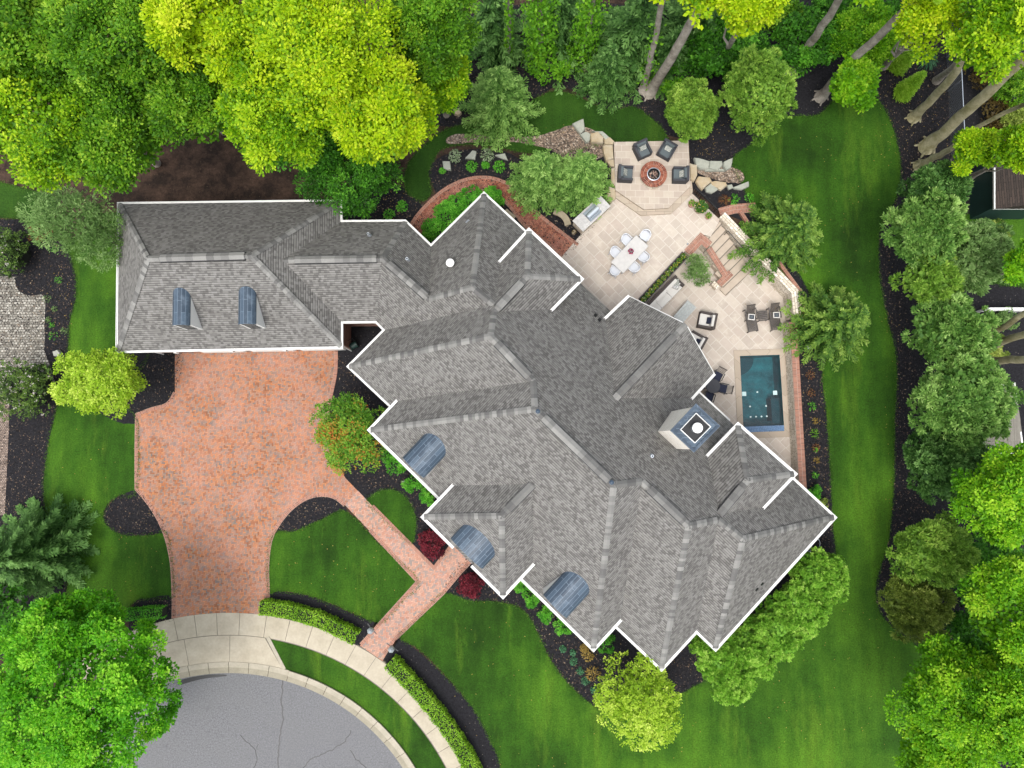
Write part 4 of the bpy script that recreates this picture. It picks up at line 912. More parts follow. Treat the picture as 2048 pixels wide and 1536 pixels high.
def broad(rg, rx, ry, rz, lobes=26, tufts=26, per=9, leaf=.2, lobe_r=.36, needle=False, upb=.25, spread=.28, tone0=.15, flat=.5, shell=(.5, .84)):
    """crown of lobes, each lobe carrying tufts, each tuft a few leaves; centre at the origin"""
    d = unit(rg.normal(size=(lobes, 3))); d[:, 2] = np.where(d[:, 2] < -.35, -d[:, 2], d[:, 2])
    rr = rg.uniform(*shell, (lobes, 1)); R = np.array([rx, ry, rz]); LC = d * rr * R
    lr = lobe_r * (rx + ry) / 2 * rg.uniform(.7, 1.2, lobes)
    ltone = rg.normal(0, .15, lobes)
    li = np.repeat(np.arange(lobes), tufts); n = len(li)
    td = unit(rg.normal(size=(n, 3)) + d[li] * .9 + np.array([0, 0, upb * 2])); tr = lr[li][:, None] * rg.uniform(.75, 1.05, (n, 1))
    T = LC[li] + td * tr * np.array([1, 1, .85])
    # drop tufts buried inside the crown
    q = T / R; depth = np.linalg.norm(q, axis=1); keep = (depth > .55) | (rg.random(n) < .35)
    T, td, li = T[keep], td[keep], li[keep]; n = len(T)
    tt = rg.normal(0, .17, n) + ltone[li]
    ti = np.repeat(np.arange(n), per); m = len(ti)
    od = unit(td[ti] * (1.0 if needle else .35) + rg.normal(size=(m, 3)) * (.8 if needle else 1) * np.array([1, 1, flat]) + np.array([0, 0, .15]))
    C = T[ti] + od * (spread * rg.uniform(.3, 1, (m, 1)))
    nrm = unit(td[ti] * .6 + np.array([0, 0, .9]) + rg.normal(size=(m, 3)) * .45)
    tone = .42 + tone0 * (T[ti][:, 2] / rz) + tt[ti] + rg.normal(0, .13, m)  # tops lighter: new growth, plus light on the upper crown put into tone
    s = rg.uniform(.7, 1.25, m); wf = np.full(m, .34 if needle else .62)
    k = int(m * .12); fd = unit(rg.normal(size=(k, 3)) + [0, 0, .35]); fr = rg.uniform(.4, .74, (k, 1))       # inner foliage
    C = np.concatenate([C, fd * fr * R]); od = np.concatenate([od, rg.normal(size=(k, 3)) * [1, 1, .3]]); nrm = np.concatenate([nrm, unit(fd * .4 + [0, 0, 1] + rg.normal(0, .3, (k, 3)))])
    s = np.concatenate([s, rg.uniform(1.2, 1.7, k)]); wf = np.concatenate([wf, np.full(k, .7)]); tone = np.concatenate([tone, .4 + rg.normal(0, .15, k)])
    return C, od, nrm, leaf * s, leaf * s * wf, tone, LC
def trunk_mb(h, r, limbs=(), z0=-.1, lean=(0, 0), bend=.15, rg=None, seg=6):
    g = MB(); rg = rg or random.Random(1); pts = []; rad = []
    for i in range(seg + 1):
        t = i / seg; pts.append(Vector((lean[0] * t + rg.uniform(-bend, bend) * t, lean[1] * t + rg.uniform(-bend, bend) * t, z0 + (h - z0) * t))); rad.append(r * (1.35 - .45 * t if i == 0 else 1 - .62 * t))
    g.tube(pts, rad, 9)
    for q in limbs:
        q = Vector(q); k = min(seg - 1, max(1, int(seg * rg.uniform(.45, .85)))); s = pts[k]; mid = s.lerp(q, .55) + Vector((0, 0, -.12 * (q - s).length))
        g.tube([s, mid, q], [rad[k] * .5, rad[k] * .32, rad[k] * .1], 6)
    return g
TREES = []
def tree(u, v, zc, rpx, rz, kind, label, seed, name='maple_tree', cat='tree', ry=None, group=None, leaf=.2, lobes=26, tufts=26, per=9, bark='bark', base=None, **kw):
    """crown centre seen at photo pixel u,v and standing zc above ground; rpx = crown radius in photo pixels"""
    c = P(u, v, zc); k = (H - zc) / FPX; rx = rpx * k; ry_ = (ry or rpx) * k; rg = np.random.default_rng(seed)
    b = P(*base, 0) if base else Vector((c.x, c.y, 0)).lerp(P(u, v, 0), .62)
    t = empty(name, (b.x, b.y, 0), label=label, cat=cat, group=group)
    C, D, Nn, Ln, Wd, tone, LC = broad(rg, rx, ry_, rz, lobes, tufts, per, leaf, **kw)
    off = np.array([c.x - b.x, c.y - b.y, zc]); C = C + off
    C[:, 2] = np.maximum(C[:, 2], .06)
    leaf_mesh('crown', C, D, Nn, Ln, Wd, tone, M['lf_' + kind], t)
    limbs = [tuple(q + off) for q in LC[:: max(1, len(LC) // 9)]]
    trunk_mb(zc, max(.05, .03 * rx + .012 * zc), limbs, rg=random.Random(seed), lean=(off[0], off[1])).build('trunk', M[bark], t, smooth=True)
    return t
def conifer(u, v, h, rpx, kind, label, seed, name='spruce_tree', levels=15, boughs=13, step=.13, droop=.25, rz0=.06, group=None, blade=.26, up_=.1, top=None, mid=.45, wid=.3, pexp=.85):
    """u,v: photo pixel of the trunk at about half height; rpx the radius of the lowest boughs"""
    zc = h * mid; c = P(u, v, zc); R = 1.14 * rpx * (H - h * .25) / FPX; rg = np.random.default_rng(seed)
    t = empty(name, (c.x, c.y, 0), label=label, cat='tree', group=group)
    Cs, Ds, Ns, Ls, Ts = [], [], [], [], []
    for l in range(levels):
        f = l / (levels - 1); z = h * (rz0 + (1 - rz0) * f); Lb = R * (1 - f) ** pexp * 1.0 + .12
        nb = max(4, int(boughs * (1 - .55 * f)))
        for k in range(nb):
            az = 2 * math.pi * (k + rg.uniform(-.35, .35)) / nb + l * 1.7; Lk = Lb * rg.uniform(.72, 1.12)
            dr = np.array([math.cos(az), math.sin(az), 0]); n = max(3, int(Lk / step)); s = np.linspace(.12, 1, n)
            pts = dr * (s * Lk)[:, None]; pts[:, 2] = z - droop * Lk * s ** 1.6 + up_ * Lk * s ** 3 * 1.5
            btone = .45 + rg.normal(0, .12)
            sd_ = np.array([-dr[1], dr[0], 0])
            for sg in (-1, 1):
                for rep in range(2):
                    w_ = wid * Lk * (1.05 - s) ** .7 * rg.uniform(.3, 1.0, n) * (0.35 + rep * .65) + .04
                    Cc = pts + sd_ * (sg * w_)[:, None] + dr * (w_ * .5)[:, None] + rg.normal(0, .035, (n, 3)); Cc[:, 2] -= w_ * .25
                    Dd = unit(dr * .8 + sd_ * sg * .75 + rg.normal(0, .25, (n, 3)))
                    Cs.append(Cc); Ds.append(Dd); Ns.append(unit(np.array([0, 0, 1.]) + rg.normal(0, .35, (n, 3)))); Ls.append(np.full(n, blade) * rg.uniform(.7, 1.2, n)); Ts.append(btone + .55 * (s - .6) + rg.normal(0, .13, n))  # bough tips lighter: new growth, plus lit tips and dark inside put into tone
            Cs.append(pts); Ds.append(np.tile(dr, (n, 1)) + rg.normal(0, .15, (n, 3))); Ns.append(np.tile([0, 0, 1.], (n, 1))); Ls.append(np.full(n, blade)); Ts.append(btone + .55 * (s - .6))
    C = np.concatenate(Cs); C[:, 2] = np.maximum(C[:, 2], .08); D = np.concatenate(Ds); Nn = np.concatenate(Ns); Ln = np.concatenate(Ls); T = np.concatenate(Ts)
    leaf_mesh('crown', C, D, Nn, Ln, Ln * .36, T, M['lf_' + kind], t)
    trunk_mb(h * .97, .03 * h * .6 + .05, rg=random.Random(seed), bend=.02).build('trunk', M['bark_dark'], t, smooth=True)
    return t
def shrub(u, v, z, rpx, kind, label, seed, name='shrub', cat='shrub', group=None, ry=None, rz=None, leaf=.09, lobes=16, tufts=16, per=7, core=True, **kw):
    c = P(u, v, z); k = (H - z) / FPX; rx = rpx * k; ryy = (ry or rpx) * k; rz = rz or (rx * .9); rg = np.random.default_rng(seed)
    t = empty(name, (c.x, c.y, 0), label=label, cat=cat, group=group)
    C, D, Nn, Ln, Wd, tone, LC = broad(rg, rx, ryy, rz, lobes, tufts, per, leaf, spread=kw.pop('spread', leaf * 1.1), **kw)
    C[:, 2] = np.maximum(C[:, 2] + max(rz * .55, z), .03)
    leaf_mesh('foliage', C, D, Nn, Ln, Wd, tone, M['lf_' + kind], t)
    g = MB()
    if core:
        zz = max(rz * .55, z); g.lathe([(0, 0), (.55, .0), (.72, .5), (.6, .8), (0, 1.)], (0, 0, 0), 10)
        g.v = [(x * rx, y * ryy, q * (zz + rz * .55)) for x, y, q in g.v]
    else:
        for k_ in range(4): a = k_ * 1.6; g.tube([(0, 0, 0), (rx * .4 * math.cos(a), ryy * .4 * math.sin(a), z + rz * .3)], [.02, .01], 5)
    g.build('stem', M['core'], t)
    return t
def plant(u, v, rpx, kind, label, seed, name='plant', group=None, n=60, leaf=.14, h=.25, arch=.6, w_=.25, cat='plant', z=0.0):
    """a tuft of blades rising from one point"""
    c = P(u, v, z); R = rpx * (H - z) / FPX; rg = np.random.default_rng(seed); az = rg.uniform(0, 2 * math.pi, n); r = R * np.sqrt(rg.random(n))
    C = np.stack([r * np.cos(az), r * np.sin(az), h * (1 - (r / R) ** 2 * arch) * rg.uniform(.5, 1, n) + .03], 1); D = np.stack([np.cos(az), np.sin(az), .5 - r / R], 1) + rg.normal(0, .2, (n, 3))
    Nn = unit(np.array([0, 0, 1.]) + rg.normal(0, .4, (n, 3)))
    o = leaf_mesh(name, C, D, Nn, leaf * rg.uniform(.7, 1.3, n), leaf * w_, .5 + rg.normal(0, .22, n), M['lf_' + kind])
    o.location = (c.x, c.y, z); return tag(o, label, cat, group)
def hedge(pts, wd, ht, kind, label, seed, dens=420, leaf=.075, z0=0):
    rg = np.random.default_rng(seed); q = px(pts, 0); path = [(p.x, p.y) for p in q]; c = q[len(q) // 2]
    t = empty('hedge', (c.x, c.y, 0), label=label, cat='hedge')
    Cs = []; Ns = []
    for a, b in zip(path[:-1], path[1:]):
        a = np.array(a); b = np.array(b); l = np.linalg.norm(b - a); d = (b - a) / l; nn = np.array([-d[1], d[0]])
        m = int(l * (wd + 2 * ht) * dens); s = rg.uniform(-.05, 1.05, m) * l; e = rg.uniform(-wd / 2 - ht, wd / 2 + ht, m)
        top = np.abs(e) < wd / 2; x = np.where(top, e, np.sign(e) * wd / 2); zz = np.where(top, ht, ht - (np.abs(e) - wd / 2))
        xy = a + d * s[:, None] + nn * x[:, None]; Cs.append(np.column_stack([xy, zz])); Ns.append(np.column_stack([nn * (np.where(top, 0, np.sign(e)))[:, None], np.where(top, 1., .3)]))
    C = np.concatenate(Cs); Nn = np.concatenate(Ns)
    bumpv = np.sin(C[:, 0] * 5.1 + seed) * np.cos(C[:, 1] * 4.3) * .05 + rg.normal(0, .035, len(C)); C = C + unit(Nn) * bumpv[:, None]; C[:, :2] -= (c.x, c.y)
    D = rg.normal(size=C.shape); Nn = unit(Nn + rg.normal(0, .5, C.shape)); tone = .5 + rg.normal(0, .17, len(C)) + .15 * np.sin(C[:, 0] * 2.3) * np.cos(C[:, 1] * 1.9)
    leaf_mesh('foliage', C, D, Nn, leaf * 1.3 * rg.uniform(.7, 1.3, len(C)), leaf * .8, tone, M['lf_' + kind], t)
    g = MB(); g.ribbon([(x - c.x, y - c.y) for x, y in path], -wd * .42, wd * .42, 0, ht * .9); g.build('stem', M['core'], t)
    return t

# --- tall leafy trees, top left wood
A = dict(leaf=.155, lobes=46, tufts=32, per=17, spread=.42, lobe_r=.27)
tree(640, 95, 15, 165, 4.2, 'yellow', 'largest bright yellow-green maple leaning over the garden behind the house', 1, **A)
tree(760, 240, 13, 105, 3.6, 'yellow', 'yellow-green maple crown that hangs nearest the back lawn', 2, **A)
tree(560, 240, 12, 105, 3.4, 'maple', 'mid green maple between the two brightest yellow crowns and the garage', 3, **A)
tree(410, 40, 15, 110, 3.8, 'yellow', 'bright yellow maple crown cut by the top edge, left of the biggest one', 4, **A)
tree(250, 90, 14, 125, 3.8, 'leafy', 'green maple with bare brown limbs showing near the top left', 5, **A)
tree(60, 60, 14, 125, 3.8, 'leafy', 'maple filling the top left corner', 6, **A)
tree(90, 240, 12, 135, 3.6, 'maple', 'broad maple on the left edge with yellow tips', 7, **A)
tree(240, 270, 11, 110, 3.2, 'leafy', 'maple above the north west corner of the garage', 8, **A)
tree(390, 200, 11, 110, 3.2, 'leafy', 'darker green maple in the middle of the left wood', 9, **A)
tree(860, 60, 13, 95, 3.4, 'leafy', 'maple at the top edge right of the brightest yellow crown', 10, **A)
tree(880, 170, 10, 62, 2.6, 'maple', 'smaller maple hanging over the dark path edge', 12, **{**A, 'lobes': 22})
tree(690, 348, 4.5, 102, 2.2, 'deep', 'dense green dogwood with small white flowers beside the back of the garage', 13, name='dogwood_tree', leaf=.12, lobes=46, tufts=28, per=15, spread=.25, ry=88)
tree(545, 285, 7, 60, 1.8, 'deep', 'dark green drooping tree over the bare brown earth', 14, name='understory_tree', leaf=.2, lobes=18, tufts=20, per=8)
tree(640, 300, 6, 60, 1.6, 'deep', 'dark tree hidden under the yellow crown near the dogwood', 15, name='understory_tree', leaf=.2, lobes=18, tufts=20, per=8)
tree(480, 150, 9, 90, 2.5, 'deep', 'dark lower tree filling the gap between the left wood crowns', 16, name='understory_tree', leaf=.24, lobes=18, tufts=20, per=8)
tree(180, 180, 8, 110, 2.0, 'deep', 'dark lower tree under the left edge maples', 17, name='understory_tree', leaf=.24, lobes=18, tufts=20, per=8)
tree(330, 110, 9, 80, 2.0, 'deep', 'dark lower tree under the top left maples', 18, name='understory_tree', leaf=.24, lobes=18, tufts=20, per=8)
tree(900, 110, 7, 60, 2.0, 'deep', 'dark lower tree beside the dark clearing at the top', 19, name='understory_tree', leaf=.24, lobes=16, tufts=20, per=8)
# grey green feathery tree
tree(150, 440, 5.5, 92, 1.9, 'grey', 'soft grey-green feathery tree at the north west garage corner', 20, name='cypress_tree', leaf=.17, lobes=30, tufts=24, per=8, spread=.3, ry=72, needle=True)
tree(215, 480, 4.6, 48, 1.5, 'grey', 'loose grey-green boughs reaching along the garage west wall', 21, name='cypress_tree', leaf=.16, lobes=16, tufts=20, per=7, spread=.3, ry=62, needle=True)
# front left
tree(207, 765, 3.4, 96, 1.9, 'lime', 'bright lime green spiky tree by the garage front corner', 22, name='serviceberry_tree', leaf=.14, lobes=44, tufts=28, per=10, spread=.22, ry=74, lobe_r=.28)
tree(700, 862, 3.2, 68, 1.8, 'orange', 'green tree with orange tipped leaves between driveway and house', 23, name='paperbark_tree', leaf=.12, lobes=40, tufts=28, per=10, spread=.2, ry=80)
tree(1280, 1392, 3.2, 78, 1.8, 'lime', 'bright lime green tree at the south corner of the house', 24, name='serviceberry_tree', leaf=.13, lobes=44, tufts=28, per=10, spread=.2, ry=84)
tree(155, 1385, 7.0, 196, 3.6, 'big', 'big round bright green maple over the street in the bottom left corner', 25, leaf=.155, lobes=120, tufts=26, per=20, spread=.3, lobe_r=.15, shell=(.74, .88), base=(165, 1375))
shrub(48, 775, 1.3, 62, 'rhodo', 'big brownish green rhododendron with pale flowers on the cobbled drive edge', 26, name='rhododendron', rz=1.3, leaf=.12, lobes=34, tufts=20)
shrub(8, 500, 1.3, 48, 'rhodo', 'rhododendron cut by the left edge above the cobbled drive', 27, name='rhododendron', rz=1.2, leaf=.12, lobes=26, tufts=18)
shrub(82, 466, .8, 22, 'rust', 'small pinkish shrub at the tip of the mulch under the feathery tree', 28, rz=.5, leaf=.1, lobes=8, tufts=10, core=False)
conifer(35, 1105, 8, 118, 'spruce_lt', 'large drooping spruce at the left edge above the round maple', 30, boughs=15, levels=16, droop=.3, base=None) if False else conifer(32, 1110, 7, 92, 'spruce', 'large drooping spruce at the left edge above the round maple', 30, boughs=13, levels=17, droop=.28, step=.08, blade=.26, wid=.24)
tree(20, 1225, 3, 60, 1.2, 'deep', 'dark shrubby tree tucked between spruce and round maple', 31, name='understory_tree', leaf=.2, lobes=14, tufts=18, per=7)
# right of the house: pines along the east front
pn = dict(name='white_pine', leaf=.15, lobes=60, tufts=12, per=26, needle=True, spread=.14, lobe_r=.2, group='pines along the south east wall', upb=.4)
for i, (u, v, r, lb) in enumerate([(1636, 1150, 56, 'northernmost white pine of the row by the south east wall'), (1598, 1215, 58, 'second white pine from the north in the row by the wall'), (1545, 1262, 56, 'white pine in the middle of the row by the south east wall'), (1490, 1305, 56, 'fourth white pine from the north in the row by the wall'), (1432, 1300, 50, 'white pine that fills the corner at the south end of the row'), (1458, 1358, 44, 'southernmost white pine of the row, furthest out on the lawn')]):
    tree(u, v, 2.3, r * 1.1, 1.5, 'pine', lb, 40 + i, **pn)
# spruces round the terrace
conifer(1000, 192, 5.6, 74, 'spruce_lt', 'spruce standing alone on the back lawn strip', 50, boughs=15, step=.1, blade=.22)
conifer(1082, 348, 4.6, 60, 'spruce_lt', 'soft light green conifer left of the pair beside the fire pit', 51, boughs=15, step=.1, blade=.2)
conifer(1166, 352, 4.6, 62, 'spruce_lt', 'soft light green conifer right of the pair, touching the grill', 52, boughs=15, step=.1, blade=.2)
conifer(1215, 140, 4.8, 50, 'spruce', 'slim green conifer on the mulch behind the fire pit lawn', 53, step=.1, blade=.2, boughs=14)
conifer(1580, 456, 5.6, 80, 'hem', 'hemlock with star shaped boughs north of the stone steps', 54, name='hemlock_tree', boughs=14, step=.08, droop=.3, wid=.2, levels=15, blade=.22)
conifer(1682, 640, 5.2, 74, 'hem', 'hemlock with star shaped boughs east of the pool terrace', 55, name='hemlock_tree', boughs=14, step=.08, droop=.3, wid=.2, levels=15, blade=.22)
tk = dict(name='arborvitae', leaf=.16, needle=True, spread=.16, lobes=70, tufts=16, per=18, lobe_r=.19, upb=.35)
tree(1382, 225, 3.0, 64, 1.8, 'thuja', 'rounded arborvitae just north of the fire pit', 60, **tk)
tree(1516, 190, 4.6, 84, 3.0, 'thuja', 'tallest yellow-green arborvitae at the top of the east lawn', 61, ry=100, **tk)
R_C = dict(name='cedar_tree', leaf=.2, needle=True, spread=.22, lobes=64, tufts=18, per=15, lobe_r=.2)
tree(1865, 385, 5.0, 62, 2.2, 'spruce', 'cedar at the top of the right hand screen', 62, **R_C)
tree(1845, 460, 5, 82, 2.4, 'spruce_lt', 'broad cedar second in the right hand screen', 63, **R_C)
tree(1855, 560, 4.2, 62, 2, 'thuja', 'small yellowish cedar third in the right hand screen', 64, **{**R_C, 'lobes': 26})
tree(1945, 520, 4.5, 80, 2.2, 'grey', 'greyish tree behind the small yellowish cedar', 65, **R_C)
tree(1895, 665, 4.5, 86, 2.3, 'spruce_lt', 'cedar beside the three mossy trunks', 66, **R_C)
tree(1920, 805, 5.5, 104, 2.8, 'spruce_lt', 'biggest cedar, next to the grey neighbouring roof', 67, **{**R_C, 'lobes': 84})
tree(1890, 930, 4.5, 84, 2.4, 'spruce', 'cedar below the biggest one in the right hand screen', 68, **R_C)
tree(1860, 1100, 3.8, 84, 2.0, 'thuja', 'yellowish green cedar on the mulch beside the south east lawn', 69, ry=72, **R_C)
tree(1828, 1215, 2.8, 72, 1.6, 'olive', 'olive brown rounded yew on the mulch edge', 70, **{**R_C, 'name': 'yew_tree'})
tree(1955, 1150, 3, 70, 1.6, 'deep', 'dark tree between the yellowish cedar and the right edge', 71, name='understory_tree', leaf=.2, lobes=20, tufts=20, per=8)
B = dict(leaf=.15, lobes=44, tufts=30, per=17, spread=.32, lobe_r=.27)
tree(2020, 985, 9, 105, 2.8, 'round', 'bright green maple at the right edge below the grey roof', 72, **B)
tree(2030, 1230, 9, 110, 2.8, 'round', 'bright green maple on the right edge level with the yew', 73, **B)
tree(1900, 1400, 8, 115, 3.0, 'round', 'bright green maple overhanging the south east lawn', 74, **B)
tree(2020, 1420, 10, 115, 3.0, 'round', 'bright green maple in the bottom right corner', 75, **B)
tree(1870, 1510, 7, 80, 2.4, 'round', 'bright green maple cut by the bottom edge at the right', 76, **B)
tree(1960, 1330, 7, 70, 2.2, 'deep', 'dark green tree between the bottom right maples', 77, name='understory_tree', leaf=.22, lobes=20, tufts=20, per=8)
tree(2055, 530, 9, 45, 1.4, 'round', 'sprig of bright maple reaching in from the right edge above the white rail', 78, **{**B, 'lobes': 14})
tree(2035, 300, 11, 42, 2, 'maple', 'maple bough over the dark neighbouring roof', 79, **{**B, 'lobes': 16})
tree(1945, 300, 8, 46, 1.2, 'maple', 'small maple spray among the pale trunks', 80, **{**B, 'lobes': 14})
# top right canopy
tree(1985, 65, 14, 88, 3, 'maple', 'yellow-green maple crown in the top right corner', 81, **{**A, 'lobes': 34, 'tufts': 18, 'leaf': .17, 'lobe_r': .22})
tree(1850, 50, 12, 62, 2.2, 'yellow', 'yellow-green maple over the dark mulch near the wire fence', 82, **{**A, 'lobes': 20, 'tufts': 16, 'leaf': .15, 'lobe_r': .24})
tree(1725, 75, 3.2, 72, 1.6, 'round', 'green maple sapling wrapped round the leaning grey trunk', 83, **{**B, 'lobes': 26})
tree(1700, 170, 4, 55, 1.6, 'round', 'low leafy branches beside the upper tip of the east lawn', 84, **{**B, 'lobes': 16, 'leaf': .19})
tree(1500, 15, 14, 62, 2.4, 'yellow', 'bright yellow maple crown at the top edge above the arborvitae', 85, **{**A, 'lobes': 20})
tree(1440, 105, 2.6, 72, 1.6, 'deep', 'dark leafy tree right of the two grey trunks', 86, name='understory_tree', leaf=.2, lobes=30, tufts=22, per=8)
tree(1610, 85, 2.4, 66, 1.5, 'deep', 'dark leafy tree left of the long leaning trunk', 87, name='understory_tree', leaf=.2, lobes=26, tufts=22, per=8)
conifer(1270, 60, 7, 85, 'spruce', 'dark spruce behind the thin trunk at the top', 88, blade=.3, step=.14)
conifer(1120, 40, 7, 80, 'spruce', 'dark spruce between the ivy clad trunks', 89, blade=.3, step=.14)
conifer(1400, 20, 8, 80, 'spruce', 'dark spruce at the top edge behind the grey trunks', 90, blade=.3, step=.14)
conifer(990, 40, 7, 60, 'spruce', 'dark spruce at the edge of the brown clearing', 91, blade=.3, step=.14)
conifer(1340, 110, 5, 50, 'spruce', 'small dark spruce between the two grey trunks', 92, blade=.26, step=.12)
# --- tall trunks
def big_trunk(pts, zs, r, label, seed, bark='bark', crown=None, ivy=None, name='tall_tree', n=None, fork=None, r1=.6):
    b = P(*pts[0], 0); t = empty(name, (b.x, b.y, 0), label=label, cat='tree'); q = [P(u, v, z) - b for (u, v), z in zip(pts, zs)]
    sm = []
    for i in range(len(q) - 1):
        for j in range(4): sm.append(q[i].lerp(q[i + 1], j / 4))
    sm.append(q[-1]); rg = random.Random(seed)
    sm = [p + Vector((rg.uniform(-.05, .05), rg.uniform(-.05, .05), 0)) * (i > 0) for i, p in enumerate(sm)]
    rad = [r * (1 - (1 - r1) * i / (len(sm) - 1)) * (1.5 if i == 0 else 1.12 if i == 1 else 1) for i in range(len(sm))]
    g = MB(); g.tube(sm, rad, 12)
    if fork:
        for fp, fz, fr in fork: f = [P(u, v, z) - b for (u, v), z in zip(fp, fz)]; g.tube(f, [fr * (1 - .4 * i / len(f)) for i in range(len(f))], 8)
    for k in range(5):
        a = k * 1.256 + seed; g.tube([(math.cos(a) * r * .7, math.sin(a) * r * .7, .45), (math.cos(a) * r * 2.1, math.sin(a) * r * 2.1, -.05)], [r * .4, r * .15], 6)
    g.build('trunk', M[bark], t, smooth=True)
    rgn = np.random.default_rng(seed)
    if ivy:
        Q = np.array([list(p) for p in sm]); k = rgn.uniform(0, (len(Q) - 1) * ivy[0], ivy[1]); i0 = k.astype(int); f = (k - i0)[:, None]; Pp = Q[i0] * (1 - f) + Q[np.minimum(i0 + 1, len(Q) - 1)] * f
        d = unit(rgn.normal(size=Pp.shape)); C = Pp + d * (r + ivy[2] * rgn.random((len(Pp), 1))); leaf_mesh('ivy', C, rgn.normal(size=C.shape), unit(d + np.array([0, 0, .6])), .2 * rgn.uniform(.7, 1.3, len(C)), .14, .5 + rgn.normal(0, .2, len(C)), M['lf_ivy'], t)
    if crown:
        C, D, Nn, Ln, Wd, tone, LC = broad(rgn, crown[0], crown[0], crown[0] * .8, 20, 18, 8, .26, spread=.4); C += np.array(list(q[-1])) + np.array([0, 0, .5]); leaf_mesh('crown', C, D, Nn, Ln, Wd, tone, M['lf_' + crown[1]], t)
    return t
big_trunk([(1298, 186), (1345, 115), (1392, 30), (1425, -60)], [0, 5, 9.5, 13.5], .30, 'thick pale grey trunk rising from the mulch behind the fire pit', 101, crown=(2.6, 'yellow'))
big_trunk([(1286, 182), (1303, 110), (1322, 20), (1335, -70)], [0, 4.5, 9.5, 13], .20, 'thinner brown-grey trunk left of the thick pale one', 102, crown=(2.3, 'yellow'), ivy=(.6, 140, .4))
big_trunk([(1585, 140), (1620, 88), (1672, 10), (1720, -70)], [0, 3.5, 8, 12], .27, 'straight grey trunk behind the tallest arborvitae', 103, crown=(2.4, 'maple'))
big_trunk([(1640, 195), (1695, 130), (1760, 70), (1830, 0), (1890, -70)], [0, 4, 8, 11.5, 14], .27, 'long leaning grey trunk above the tip of the east lawn', 104, crown=(2.6, 'yellow'))
big_trunk([(1826, 236), (1868, 195), (1908, 150), (1925, 110), (1960, 40)], [0, 3, 6.5, 9, 12], .27, 'mossy curved trunk nearest the clipped cones', 105, 'bark_pale')
big_trunk([(1852, 295), (1920, 235), (1985, 175), (2060, 105), (2120, 40)], [0, 3.5, 7, 10.5, 13], .36, 'thickest mossy trunk reaching to the right edge', 106, 'bark_pale', crown=(2.6, 'yellow'))
big_trunk([(1836, 332), (1880, 310), (1915, 288)], [0, 2.3, 4.2], .24, 'forked pale trunk next to the top cedar', 107, 'bark_pale', fork=[([(1915, 288), (1960, 282), (2020, 282)], [4.2, 5.5, 7.5], .12), ([(1910, 290), (1940, 262), (2010, 225), (2060, 205)], [4, 5.5, 8, 10], .14)])
big_trunk([(1925, 722), (1980, 722), (2060, 718), (2120, 716)], [0, 3, 6.5, 9], .27, 'lowest and palest of the three mossy trunks by the right edge', 108, 'bark_pale')
big_trunk([(1935, 708), (1990, 690), (2060, 664), (2120, 645)], [0, 3, 6.5, 9], .25, 'middle of the three mossy trunks by the right edge', 109, 'bark_pale')
big_trunk([(1940, 700), (1985, 668), (2040, 632), (2110, 590)], [0, 3, 6, 9], .22, 'upper of the three mossy trunks by the right edge', 110, 'bark_pale')
big_trunk([(1016, 118), (1019, 60), (1018, -20)], [0, 4, 9], .14, 'slim ivy covered trunk in front of the brown clearing', 111, ivy=(1, 420, .16))
big_trunk([(1075, 132), (1082, 80), (1080, 20), (1080, -60)], [0, 3.5, 7.5, 11.5], .22, 'trunk thickly wrapped in ivy with leaves spilling right', 112, ivy=(1, 3200, .95))
big_trunk([(1160, 128), (1168, 85), (1180, 40), (1190, -40)], [0, 3, 6, 10.5], .22, 'ivy wrapped trunk left of the slim conifer', 113, ivy=(1, 2400, .8))
big_trunk([(934, 146), (932, 115), (928, 60)], [0, 2.5, 6], .17, 'short grey trunk under the right edge of the yellow crowns', 114)
big_trunk([(255, 95), (215, 50), (160, 10)], [4, 8, 12], .22, 'bare brown limbed trunk showing among the top left maples', 115, 'bark')
shrub(1100, 120, 1.6, 42, 'ivy', 'ivy covered mound at the foot of the ivy trunks', 116, rz=1.3, leaf=.16, lobes=20, tufts=18, ry=50)
shrub(1230, 70, 1.4, 45, 'deep', 'dark green understory shrub behind the slim conifer', 117, rz=1.2, leaf=.16, lobes=18, tufts=18)
shrub(1372, 150, 1.2, 46, 'deep', 'leafy shrub between the grey trunks and the rounded arborvitae', 118, rz=1.2, leaf=.16, lobes=20, tufts=18)
shrub(1350, 178, 1.0, 30, 'ivy', 'bright leafy shrub right at the foot of the thick pale trunk', 119, rz=.9, leaf=.15, lobes=14, tufts=14)
shrub(1495, 95, 1.3, 45, 'deep', 'leafy shrub above the tallest arborvitae', 120, rz=1.2, leaf=.16, lobes=18, tufts=18)
for i, (u, v, z, r, k, lb) in enumerate([(1790, 30, 1.6, 48, 'deep', 'leafy undergrowth under the long leaning trunk at the top edge'), (1870, 20, 1.4, 44, 'round', 'bright undergrowth below the curved mossy trunk top'), (1960, 95, 2.0, 48, 'leafy', 'undergrowth beyond the wire fence in the top right corner'), (2030, 160, 2.0, 44, 'leafy', 'undergrowth at the right edge under the thick mossy trunk'), (2030, 240, 1.2, 36, 'olive', 'olive undergrowth at the right edge above the dark shed'), (1660, 30, 1.6, 46, 'deep', 'dark undergrowth right of the straight grey trunk'), (1560, 40, 1.8, 46, 'leafy', 'undergrowth left of the straight grey trunk at the top edge'), (2000, 1130, 1.8, 50, 'deep', 'dark undergrowth between the right edge maples'), (1940, 1260, 1.8, 52, 'deep', 'dark undergrowth right of the olive yew'), (1975, 700, 1.0, 34, 'olive', 'low scrub between the three mossy trunks'), (1965, 880, 1.6, 40, 'spruce', 'dark scrub between big cedar and right edge maple')]):
    shrub(u, v, z, r, k, lb, 310 + i, name='understory_shrub', rz=z * .8, leaf=.15, lobes=26, tufts=20, per=9, core=False)
